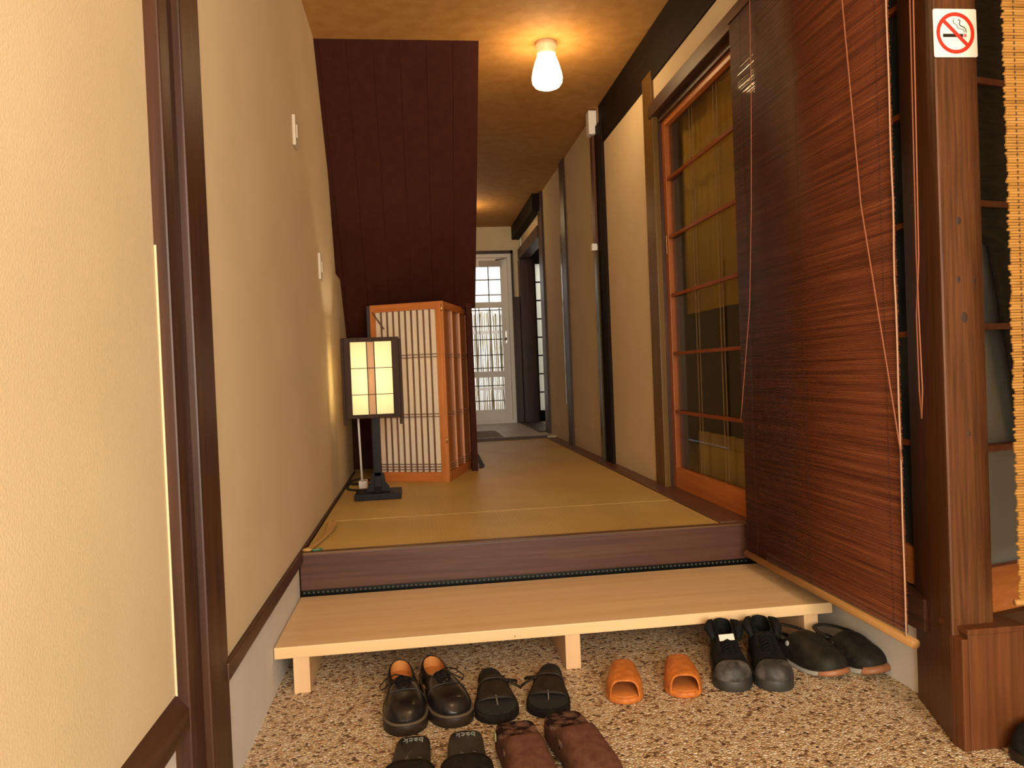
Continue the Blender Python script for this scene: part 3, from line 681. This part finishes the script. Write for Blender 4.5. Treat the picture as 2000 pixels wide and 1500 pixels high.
# power cord and adapter
BLKR = flat('black_rubber', (.012, .012, .012), .45)
m = MB().tube([(-.315, 3.90, .70), (-.315, 3.93, .55), (-.322, 4.05, .40), (-.325, 4.10, .335), (-.322, 4.12, .318)], .0055, 8)
o = m.build('power_cable', WHITEP, None, True); tag(o, 'white cable hanging behind the lantern stand', 'cable')
o = MB().box(-.345, -.300, 4.11, 4.20, .283, .325, bev=.006).build('power_adapter', WHITEP); tag(o, 'white power adapter on the tatami behind the lantern', 'adapter')
pts = [(-.405, 4.20, .295), (-.40, 4.10, .288), (-.33, 4.03, .287), (-.28, 4.05, .287), (-.26, 4.15, .287), (-.31, 4.25, .288), (-.39, 4.28, .289), (-.415, 4.34, .29), (-.37, 4.38, .30), (-.30, 4.33, .30), (-.34, 4.24, .297), (-.41, 4.26, .295)]
P = [Vector(p) for p in pts]; out = []
for i in range(len(P)-1):
    p0 = P[max(i-1, 0)]; p1 = P[i]; p2 = P[i+1]; p3 = P[min(i+2, len(P)-1)]
    for k in range(8):
        t = k/8; out.append(.5*((2*p1)+(-p0+p2)*t+(2*p0-5*p1+4*p2-p3)*t*t+(-p0+3*p1-3*p2+p3)*t**3))
o = MB().tube(out, .006, 7).build('power_cable', BLKR, None, True); tag(o, 'coiled black cable on the tatami in the wall corner', 'cable')

# ------------------------------------------------------------------ shoehorn
m = MB(); rings_ = []
L = .47
for k in range(25):
    t = k/24; w = .011+.010*max(0, (t-.55)/.45)**.8 + (.006 if t < .08 else 0); zc = .007+.022*max(0, t-.5)**1.5; th = .004
    if t > .93: w *= math.sqrt(max(.05, 1-((t-.93)/.07)**2))
    y = L*t; xo = .02*math.sin(t*PI*.9)
    rings_.append([(xo+w*math.cos(a), y, zc+th*math.sin(a)-(.3*w*(1-math.cos(a)**2) if t > .55 else 0)*.3) for a in [2*PI*q/12 for q in range(12)]])
m.rings(rings_); sh = m.build('shoehorn', wood('shoehorn_wood', (.50, .27, .09), (.62, .36, .13), 'Y', fine=30), None, True)
sh.location = (-.412, 2.675, .2825); sh.rotation_euler = (0, 0, math.radians(-4)); tag(sh, 'long wooden shoehorn lying on the tatami edge by the left wall', 'shoehorn')
m = MB().tube([(.012, .012, .008), (.026, .004, .006), (.040, .010, .005), (.050, .022, .004), (.040, .030, .004)], .0022, 6); m.build('green_cord', flat('teal_cord', (.02, .32, .22), .6), sh, True)

# ------------------------------------------------------------------ footwear
def tab(ts, vs):
    ts = list(ts); vs = list(vs)
    def f(t):
        # smooth interpolation (Catmull on table)
        if t <= ts[0]: return vs[0]
        if t >= ts[-1]: return vs[-1]
        i = max(j for j in range(len(ts)) if ts[j] <= t); i = min(i, len(ts)-2)
        h = ts[i+1]-ts[i]; u = (t-ts[i])/h
        def sl(j):
            if j == 0: return (vs[1]-vs[0])/(ts[1]-ts[0])
            if j == len(ts)-1: return (vs[-1]-vs[-2])/(ts[-1]-ts[-2])
            a = (vs[j]-vs[j-1])/(ts[j]-ts[j-1]); b = (vs[j+1]-vs[j])/(ts[j+1]-ts[j])
            return 0 if a*b <= 0 else 2*a*b/(a+b)
        m0, m1 = sl(i)*h, sl(i+1)*h
        return (2*u**3-3*u**2+1)*vs[i]+(u**3-2*u**2+u)*m0+(-2*u**3+3*u**2)*vs[i+1]+(u**3-u**2)*m1
    return f
WT = tab([0, .02, .06, .13, .25, .42, .58, .72, .83, .92, .97, .99, 1], [0, .34, .54, .66, .70, .70, .84, .98, .96, .76, .50, .30, 0])
WB = tab([0, .02, .06, .13, .25, .42, .58, .72, .83, .92, .97, .99, 1], [0, .34, .56, .70, .76, .80, .92, 1.0, .97, .80, .55, .34, 0])
def tspace(n, a=0, b=1): return [a+(b-a)*(.5-.5*math.cos(PI*i/n)) for i in range(n+1)]
def cl(t, bend): return bend*(t-.3)**2 if t > .3 else 0
def outline(L, W, wt, bend, n=26, sc=1.0, a=0, b=1):
    ts = tspace(n, a, b)
    lft = [(cl(t, bend)-wt(t)*W/2*sc, L*(.5+(t-.5)*(1 if sc <= 1 else sc))) for t in ts]
    rgt = [(cl(t, bend)+wt(t)*W/2*sc, L*(.5+(t-.5)*(1 if sc <= 1 else sc))) for t in ts]
    o = lft+rgt[::-1]
    out = []
    for p in o:
        if not out or math.hypot(p[0]-out[-1][0], p[1]-out[-1][1]) > 1e-4: out.append(p)
    if math.hypot(out[0][0]-out[-1][0], out[0][1]-out[-1][1]) < 1e-4: out.pop()
    return out
def slab(L, W, wt, bend, z0, z1, sc=1.0, rnd=.004, spring=None, n=26):
    """foot-shaped slab with rounded rims; spring(t) lifts it"""
    o = outline(L, W, wt, bend, n, sc); cx = sum(p[0] for p in o)/len(o)
    def lvl(z, inset):
        out = []
        for (x, y) in o:
            t = min(1, max(0, y/L)); c = cl(t, bend)
            dx = x-c; dy = y-L/2; ln = math.hypot(dx, dy*.5)+1e-9
            out.append((x-dx/ln*inset, y-math.copysign(min(abs(dy), inset*abs(dy)/(L/2)), dy), z+(spring(t) if spring else 0)))
        return out
    rg = [lvl(z0, rnd), lvl(z0+rnd*.5, rnd*.2), lvl(z0+rnd, 0), lvl(z1-rnd, 0), lvl(z1-rnd*.4, rnd*.25), lvl(z1, rnd)]
    return MB().rings(rg)
def upper(L, W, wt, hf, bend, z0, t_open, vmin, a=0, b=1, nt=26, nv=8, e1=.75, e2=.8, spring=None, openmid=None):
    mb_ = MB(); grid = {}
    ts = tspace(nt, a, b)
    for sgn in (-1, 1):
        R = []
        for t in ts:
            va = PI/2
            if t < t_open: va = PI/2-(PI/2-vmin)*math.sqrt(max(0, 1-(t/t_open)**3))
            row = []
            for j in range(nv+1):
                v = va*j/nv
                x = cl(t, bend)+sgn*wt(t)*W/2*max(0, math.cos(v))**e1; z = z0+hf(t)*math.sin(v)**e2
                row.append(mb_.b.verts.new((x, L*t, z+(spring(t) if spring else 0))))
            R.append(row)
        for i in range(len(R)-1):
            for j in range(nv):
                q = (R[i][j], R[i+1][j], R[i+1][j+1], R[i][j+1])
                mb_.b.faces.new(q if sgn > 0 else q[::-1])
    bmesh.ops.remove_doubles(mb_.b, verts=mb_.b.verts, dist=2e-4)
    bmesh.ops.dissolve_degenerate(mb_.b, edges=mb_.b.edges, dist=1e-5)
    return mb_
def place(root, heel, toe):
    """local +Y runs heel->toe"""
    d_ = Vector((toe[0]-heel[0], toe[1]-heel[1])); root.location = (heel[0], heel[1], 0); root.rotation_euler = (0, 0, math.atan2(-d_.x, d_.y)); return d_.length
def hd_(h, t): return math.hypot(h[0]-t[0], h[1]-t[1])

LEATHER = noisemat('black_polished_leather', (.006, .005, .005), (.016, .012, .011), nscale=30, rough=.28, bump=.25, bscale=120, bdist=.001, coat=.15, spec=.2)
RUBBER = noisemat('black_brown_rubber', (.013, .009, .006), (.028, .018, .011), spec=.25, nscale=20, rough=.45)
TAN = noisemat('tan_insole', (.50, .20, .05), (.60, .27, .08), nscale=12, rough=.5)
STITCH = flat('welt_stitch', (.09, .065, .04), .5)
LACE = flat('black_lace', (.006, .005, .005), .8, 0, .15)

def oxford(heel, toe, bend, label, loop):
    r = empty('lace_up_shoe'); L = place(r, heel, toe); Wd = .112; tag(r, label, 'shoe', 'pair of black leather lace-up shoes')
    slab(L, Wd, WB, bend, 0, .026, 1.03, .003).build('sole', RUBBER, r, True)
    slab(L, Wd, WB, bend, .026, .031, 1.035, .001).build('welt', STITCH, r, True)
    hf = tab([0, .1, .25, .40, .52, .65, .8, .92, 1], [.050, .046, .038, .038, .046, .043, .040, .034, .006])
    u = upper(L, Wd*.96, WB, hf, bend, .030, .47, math.radians(50), nt=30, nv=9, e1=.65, e2=.85).build('upper', LEATHER, r, True)
    solid(u, .003); sub(u, 1)
    slab(L*.62, Wd*.80, WB, 0, .036, .040, 1, .001).build('insole', TAN, r, True)
    ln = upper(L*.985, Wd*.96-.008, WB, tab([0, .1, .25, .4], [.049, .045, .037, .037]), bend, .030, .47, math.radians(50), a=0, b=.33, nt=16, nv=8, e1=.65, e2=.85).build('heel_lining', TAN, r, True); ln.location = (0, .005, 0); sub(ln, 1)
    # tongue
    mm = MB(); rows = []
    for i in range(9):
        t = .41+.25*i/8; z = .030+hf(t)*.97+.004; w = .017+.003*math.cos(i)
        rows.append([(cl(t, bend)+w*a, L*t, z-.010*abs(a)**1.6) for a in [-1+.25*q for q in range(9)]])
    mm.rings(rows, cap=False, closed=False); tg = mm.build('tongue', LEATHER, r, True); solid(tg, .003)
    # facings edges and laces
    mm = MB()
    for k in range(4):
        t = .46+.045*k; z = .030+hf(t)+.006; c = cl(t, bend)
        mm.tube([(c-.021, L*t, z-.010), (c-.010, L*(t+.006), z), (c+.010, L*(t+.010), z), (c+.021, L*(t+.014), z-.010)], .0021, 6)
    t = .47; z = .030+hf(t)+.008; c = cl(t, bend)
    s = loop
    mm.tube([(c, L*t, z), (c+s*.020, L*(t-.015), z+.004), (c+s*.045, L*(t-.02), z-.006), (c+s*.062, L*(t+.01), z-.020), (c+s*.058, L*(t+.05), z-.026), (c+s*.040, L*(t+.05), z-.014), (c+s*.015, L*(t+.02), z), (c, L*t, z+.001)], .0017, 6)
    mm.tube([(c, L*t, z), (c-s*.018, L*(t+.03), z-.002), (c-s*.030, L*(t+.08), z-.014), (c-s*.032, L*(t+.16), z-.026)], .0016, 6)
    mm.build('laces', LACE, r, True)
    mm = MB() # heel pull / back stay seam
    mm.box(-.004, .004, -.003, .0012, .036, .072, bev=.0008); mm.build('back_stay', LEATHER, r)
    mm = MB() # toe crease seam
    pts = []
    for k in range(13):
        v = math.radians(12+156*k/12); t = .70-.02*math.sin(v); x = cl(t, bend)+Wd*.96/2*WB(t)*math.copysign(abs(math.cos(v))**.65, math.cos(v)); z = .030+hf(t)*math.sin(v)**.85
        pts.append((x*1.0, L*t, z+.0005))
    mm.tube(pts, .0013, 5); mm.build('vamp_crease', LEATHER, r, True)
    return r
oxford((-.090, 2.175), (-.060, 1.853), .012, 'black polished leather lace-up shoe, left one of its pair', 1)
oxford((-.003, 2.185), (.054, 1.870), -.012, 'black polished leather lace-up shoe with loose lace loop, right one of its pair', -1)

# wide-strap black sandals
FOAM = noisemat('black_foam', (.007, .005, .004), (.016, .012, .009), spec=.2, nscale=60, rough=.8, bump=.3, bscale=300)
FURRY = noisemat('black_pile', (.006, .005, .004), (.020, .016, .012), nscale=200, rough=.95, bump=1, bscale=500, bdist=.003)
STRAP = noisemat('dark_brown_strap', (.009, .006, .004), (.019, .013, .009), spec=.25, nscale=40, rough=.55)
WS = tab([0, .02, .06, .13, .28, .42, .58, .72, .83, .92, .97, .99, 1], [0, .26, .42, .56, .64, .68, .84, .98, 1.0, .82, .56, .36, 0])
def band(mb_, L, W, wt, bend, t0, t1, z0, hgt, th=.003, n=18, tw=0, rows=5, e=.8, wmin=0):
    """arched strap over the foot between t0 and t1"""
    R = []
    for i in range(rows+1):
        t = t0+(t1-t0)*i/rows; row = []
        for k in range(n+1):
            v = PI*k/n; tt = t+tw*math.sin(v)
            row.append((cl(tt, bend)-math.copysign(abs(math.cos(v))**e, math.cos(v))*W/2*max(wt(t), wmin), L*tt, z0+hgt(i/rows)*max(0, math.sin(v))**e))
        R.append(row)
    mb_.rings(R, cap=False, closed=False)
def sandal(heel, toe, bend, label, side):
    r = empty('sandal'); L = place(r, heel, toe); Wd = .114; tag(r, label, 'sandal', 'pair of black wide-strap sandals')
    slab(L, Wd, WS, bend, 0, .024, 1, .005).build('sole', FOAM, r, True)
    slab(L, Wd*.93, WS, bend, .024, .028, .96, .0015).build('footbed', FURRY, r, True)
    mm = MB(); band(mm, L, Wd, WS, bend, .47, .74, .008, lambda u: .046-.016*u, tw=.03, e=.7); o = mm.build('strap', STRAP, r, True); solid(o, .004, 0)
    mm = MB(); band(mm, L, Wd*1.01, WS, bend, .43, .49, .010, lambda u: .048-.002*u, tw=.0, rows=2, e=.7); o = mm.build('instep_band', STRAP, r, True); solid(o, .005, 0)
    mm = MB()
    mm.tube([(side*.030, L*.47, .045), (side*.050, L*.44, .040), (side*.064, L*.41, .034)], .008, 8, .5)
    mm.tube([(side*.040, L*.52, .046), (side*.062, L*.51, .034), (side*.074, L*.52, .026)], .007, 8, .5)
    mm.build('bow_tie', STRAP, r, True)
    mm = MB().tube([(cl(.72, bend), L*.74, .0420), (cl(.78, bend)-.002, L*.83, .0285)], .0016, 5); mm.build('seam', flat('grey_seam', (.2, .18, .15), .4), r)
    return r
sandal((.163, 2.165), (.166, 1.862), .010, 'black sandal with wide dark strap beside the lace-up shoes, left of its pair', -1)
sandal((.345, 2.155), (.283, 1.868), -.010, 'black sandal with wide dark strap beside the middle bench leg, right of its pair', 1)

# orange slippers
ORNG = noisemat('orange_suede', (.42, .115, .013), (.54, .165, .024), nscale=60, rough=.6, bump=.5, bscale=260, bdist=.0015, lo=.4, hi=.6)
def slipper(heel, toe, bend, label):
    r = empty('open_toe_slipper'); L = place(r, heel, toe); Wd = .100; tag(r, label, 'slipper', 'pair of orange open-toe slippers')
    slab(L, Wd, WS, bend, 0, .018, 1, .006).build('sole', ORNG, r, True)
    mm = MB(); band(mm, L, Wd*.99, WS, bend, .46, .955, .004, lambda u: .066-.008*u+.004*math.sin(u*PI), n=22, rows=10, e=.62, wmin=.80); o = mm.build('vamp', ORNG, r, True); solid(o, .006, -1); sub(o, 1)
    slab(L*.98, Wd*.86, WS, bend, .018, .021, 1, .001).build('footbed', noisemat('orange_footbed', (.46, .14, .03), (.55, .19, .04), nscale=20, rough=.5), r, True)
    return r
slipper((.555, 2.155), (.500, 1.900), .008, 'orange open-toe slipper, left one of its pair')
slipper((.715, 2.155), (.658, 1.903), -.008, 'orange open-toe slipper, right one of its pair')

# high-top sneakers
CANV = noisemat('black_canvas', (.004, .005, .004), (.011, .011, .010), nscale=60, spec=.2, rough=.8, bump=.4, bscale=500)
GREYR = noisemat('grey_rubber', (.030, .027, .026), (.105, .095, .085), spec=.25, lo=.42, hi=.62, nscale=22, rough=.5)
def sneaker(heel, toe, bend, label, tagged):
    r = empty('high_top_sneaker'); L = place(r, heel, toe); Wd = .104; tag(r, label, 'shoe', 'pair of black high-top sneakers')
    slab(L, Wd, WB, bend, 0, .030, 1.03, .004).build('sole', noisemat('dark_sole', (.02, .019, .018), (.04, .037, .034), nscale=10, rough=.5), r, True)
    hf = tab([0, .08, .2, .34, .45, .58, .72, .86, .95, 1], [.112, .112, .104, .090, .070, .056, .047, .043, .034, .008])
    u = upper(L, Wd*.97, WB, hf, bend, .026, .40, math.radians(58), nt=30, nv=10, e1=.55, e2=.9).build('upper', CANV, r, True); solid(u, .005); sub(u, 1)
    tc = upper(L, Wd*1.0, WB, tab([0, .75, .86, .95, 1], [.03, .048, .0475, .037, .010]), bend, .024, 0, 1, a=.845, b=1, nt=12, nv=8, e1=.6, e2=.9).build('toe_cap', GREYR, r, True); solid(tc, .002, 1)
    # tongue, standing above the collar and leaning forward
    mm = MB(); rows = []
    for i in range(10):
        u_ = i/9; t = .60-.20*u_; z = .026+hf(min(.62, t))*.90+.004+.012*max(0, u_-.4); w = .020+.012*u_
        rows.append([(cl(t, bend)+w*a, L*(t-.03*abs(a)**2*u_), z-.008*abs(a)**2) for a in [-1+.25*q for q in range(9)]])
    mm.rings(rows, cap=False, closed=False); tg = mm.build('tongue', CANV, r, True); solid(tg, .005)
    # ankle flaps folded outwards
    for s in (-1, 1):
        mm = MB(); rows = []
        for i in range(8):
            t = .10+.30*i/7; k = math.sin(PI*(i+1)/9)
            w0 = WB(t)*Wd*.97/2*.72
            rows.append([(s*(w0+q*.0095*k), L*t, .026+hf(t)*.86+.022*math.sin(q*.8)*k-(.006*q*q*.25)) for q in range(4)])
        mm.rings(rows, cap=False, closed=False); o = mm.build('collar_flap', CANV, r, True); solid(o, .004)
    mm = MB()
    for k in range(5):
        t = .44+.05*k; z = .026+hf(t)+.006; c = cl(t, bend)
        mm.tube([(c-.020, L*t, z-.008), (c, L*(t+.012), z+.002), (c+.020, L*t, z-.008)], .0024, 6)
        mm.tube([(c-.020, L*(t+.025), z-.010), (c, L*(t+.005), z), (c+.020, L*(t+.03), z-.010)], .0022, 6)
    mm.build('laces', LACE, r, True)
    slab(L*.5, Wd*.72, WB, 0, .032, .036, 1, .001).build('insole', FOAM, r, True)
    if tagged:
        mm = MB().box(-.022, .020, -.0005, .0005, -.009, .009, R=Matrix.Translation((.002, L*.475, .103)) @ Matrix.Rotation(math.radians(38), 4, 'X') @ Matrix.Rotation(math.radians(5), 4, 'Y')); mm.build('tongue_label', flat('white_label', (.75, .66, .58), .6), r)
    return r
sneaker((.860, 2.150), (.806, 1.915), .008, 'black high-top sneaker with grey toe and white tongue label', True)
sneaker((.978, 2.150), (.908, 1.895), -.008, 'black high-top sneaker with grey toe cap between labelled sneaker and clogs', False)

# clogs
CLOG = noisemat('black_foam_clog', (.011, .009, .007), (.022, .018, .013), nscale=40, spec=.25, rough=.6, bump=.25, bscale=400)
def clog(heel, toe, bend, label, emblem):
    r = empty('clog'); L = place(r, heel, toe); Wd = .108; tag(r, label, 'clog', 'pair of black foam clogs')
    spring = lambda t: .014*max(0, (t-.6)/.4)**2
    slab(L, Wd, WB, bend, 0, .014, 1.03, .004, spring).build('outsole', flat('grey_white_sole', (.36, .34, .30), .6), r, True)
    o = upper(L*1.04, Wd*1.04, WB, tab([0, .8, 1], [.026, .026, .014]), bend, .004, 0, 1, a=.86, b=1, nt=8, nv=5, e1=.5, e2=.9, spring=spring).build('toe_bumper', noisemat('brown_gum', (.26, .10, .04), (.34, .14, .06), nscale=20, rough=.5), r, True); solid(o, .002, 1)
    hf = tab([0, .12, .25, .36, .45, .58, .72, .86, .95, 1], [.048, .044, .036, .060, .078, .078, .062, .046, .030, .006])
    u = upper(L, Wd, WB, hf, bend, .014, .44, math.radians(52), nt=30, nv=10, e1=.6, e2=.85, spring=spring).build('upper', CLOG, r, True); solid(u, .004); sub(u, 1)
    mm = MB(); pts = []
    for k in range(15):   # heel strap lying over the back
        a = PI*k/14; pts.append((-math.cos(a)*Wd*.44, L*(.40-.36*math.sin(a)), .074+.004*math.sin(a)))
    mm.tube(pts, .008, 8, .45); mm.build('heel_strap', CLOG, r, True)
    slab(L*.6, Wd*.72, WB, 0, .020, .026, 1, .001).build('footbed', CLOG, r, True)
    for s in (-1, 1):
        mm = MB()
        for k in range(3):
            t = .60+.10*k; z = .014+.016+.004*k; x = cl(t, bend)+s*WB(t)*Wd/2*.99; v = math.radians(24)
            x = cl(t, bend)+s*(WB(t)*Wd/2*math.cos(v)**.6+.0008); z = .014+hf(t)*math.sin(v)**.85+spring(t)
            mm.lathe([(0, .0022), (.0058, .0022), (.0058, -.003)], (0, 0, 0), 10, False)
            vs = [v_ for v_ in mm.b.verts if not v_.tag]
            Rm_ = Matrix.Translation((x, L*t, z)) @ Matrix.Rotation(s*math.radians(72), 4, 'Y')
            for v_ in vs: v_.co = Rm_ @ v_.co; v_.tag = True
        mm.build('vent_holes', flat('hole_black', (.004, .004, .004), .9), r)
    for s in (-1, 1):
        mm = MB().lathe([(0, .003), (.006, .002), (.008, 0), (.008, -.002)], (0, 0, 0), 14, False); q = mm.build('rivet', flat('rivet_grey', (.30, .30, .27), .4) if emblem and s > 0 else CLOG, r, True)
        q.location = (s*Wd*.405, L*.42, .060); q.rotation_euler = (0, s*PI/2*.85, 0)
    return r
clog((1.040, 2.185), (1.108, 1.930), -.010, 'black foam clog with brown toe edge, beside the sneakers', True)
clog((1.160, 2.150), (1.234, 1.925), .010, 'black foam clog with brown toe edge, against the white plinth', False)

# bathing sandals with raised word at the heel, running out of the frame
SLK = noisemat('black_glossy_rubber', (.007, .007, .006), (.018, .016, .013), nscale=14, spec=.3, rough=.35, bump=.2, bscale=60)
WORD = flat('pale_lettering', (.30, .33, .28), .4)
def slide(heel, toe, bend, label, strapz):
    r = empty('slide_sandal'); L = place(r, heel, toe); Wd = .112; tag(r, label, 'sandal', 'pair of black rubber slides')
    slab(L, Wd, tab([0, .015, .05, .13, .28, .42, .58, .72, .83, .92, .97, .99, 1], [0, .46, .62, .71, .75, .78, .86, .98, .96, .80, .5, .3, 0]), bend, 0, .026, 1, .005).build('sole', SLK, r, True)
    mm = MB(); band(mm, L, Wd*1.02, lambda t: 1.0, bend, .56, .84, .006, lambda u: .046-.004*u, e=.7, n=18, rows=6); o = mm.build('strap', FOAM, r, True); solid(o, .005, 0)
    tx = bpy.data.curves.new('lettering', 'FONT'); tx.body = 'back'; tx.size = .026; tx.align_x = 'CENTER'; tx.extrude = .0004
    to = bpy.data.objects.new('lettering', tx); COL.objects.link(to); to.parent = r; tx.materials.append(WORD)
    dg = bpy.context.evaluated_depsgraph_get(); me_ = bpy.data.meshes.new_from_object(to.evaluated_get(dg)); bpy.data.objects.remove(to)
    to = bpy.data.objects.new('lettering', me_); COL.objects.link(to); to.parent = r; me_.materials.clear(); me_.materials.append(WORD)
    to.location = (0, .016, .0266); to.scale = (1.0, 1.25, 1)
    # pale scuffed mark on the footbed
    mm = MB(); random.seed(3)
    for k in range(14):
        x = random.uniform(-.022, .022); y = L*.40+random.uniform(-.012, .012); a = random.uniform(0, PI)
        mm.box(-random.uniform(.003, .007), random.uniform(.003, .007), -.0008, .0008, 0, .0004, R=Matrix.Translation((x, y, .026)) @ Matrix.Rotation(a, 4, 'Z'))
    mm.build('worn_mark', flat('worn_grey', (.22, .21, .18), .6), r)
    return r
slide((-.047, 1.800), (-.063, 1.50), 0, 'black slide sandal with heel word, directly below the left lace-up shoe', 0)
slide((.075, 1.802), (.062, 1.50), 0, 'black slide sandal with heel word, next to the brown suede shoes', 0)

# brown suede slip-ons with furry lining
SUEDE = noisemat('brown_suede', (.085, .034, .020), (.125, .054, .032), nscale=50, rough=.95, bump=.4, bscale=400, spec=.1)
FLEECE = noisemat('mottled_fleece', (.022, .010, .007), (.20, .11, .08), nscale=38, rough=1, bump=1, bscale=200, bdist=.006, lo=.42, hi=.60, spec=.1)
def moc(heel, toe, bend, label, tagd):
    r = empty('suede_slip_on'); L = place(r, heel, toe); Wd = .113; tag(r, label, 'shoe', 'pair of brown suede slip-ons')
    slab(L, Wd, WB, bend, 0, .014, 1.02, .004).build('sole', RUBBER, r, True)
    wm = tab([0, .015, .05, .13, .25, .42, .58, .72, .83, .92, .97, .99, 1], [0, .66, .82, .90, .92, .92, .95, 1.0, .95, .76, .50, .30, 0])
    hf = tab([0, .1, .3, .42, .55, .7, .85, .95, 1], [.085, .078, .072, .076, .066, .056, .046, .032, .006])
    u = upper(L, Wd, wm, hf, bend, .010, .42, math.radians(24), nt=30, nv=9, e1=.5, e2=.85).build('upper', SUEDE, r, True); solid(u, .005); sub(u, 1)
    slab(L*.62, Wd*.90, wm, 0, .026, .056, 1, .006).build('fleece_lining', FLEECE, r, True)
    if tagd: MB().box(-.0575, -.0555, L*.20, L*.26, .048, .066, bev=.0004).build('green_tag', flat('green_tag', (.30, .36, .14), .6), r).location = (.112, 0, 0)
    return r
moc((.186, 1.762), (.212, 1.475), .008, 'brown suede slip-on with fleece lining and green side tag', True)
moc((.303, 1.785), (.350, 1.490), -.008, 'brown suede slip-on with fleece lining, nearest to the open pebble floor', False)

# dark shoe at the right edge
r = empty('rubber_boot'); L = place(r, (1.50, 1.50), (1.235, 1.452)); tag(r, 'black shoe in shadow at the foot of the corner post base', 'shoe')
slab(L, .10, WB, 0, 0, .022, 1.03, .004).build('sole', RUBBER, r, True)
u = upper(L, .098, WB, tab([0, .2, .4, .5, .65, .8, .92, 1], [.11, .11, .10, .085, .065, .058, .046, .008]), 0, .02, .42, math.radians(60), nt=26, nv=8, e1=.6, e2=.9).build('upper', CANV, r, True); solid(u, .004); sub(u, 1)
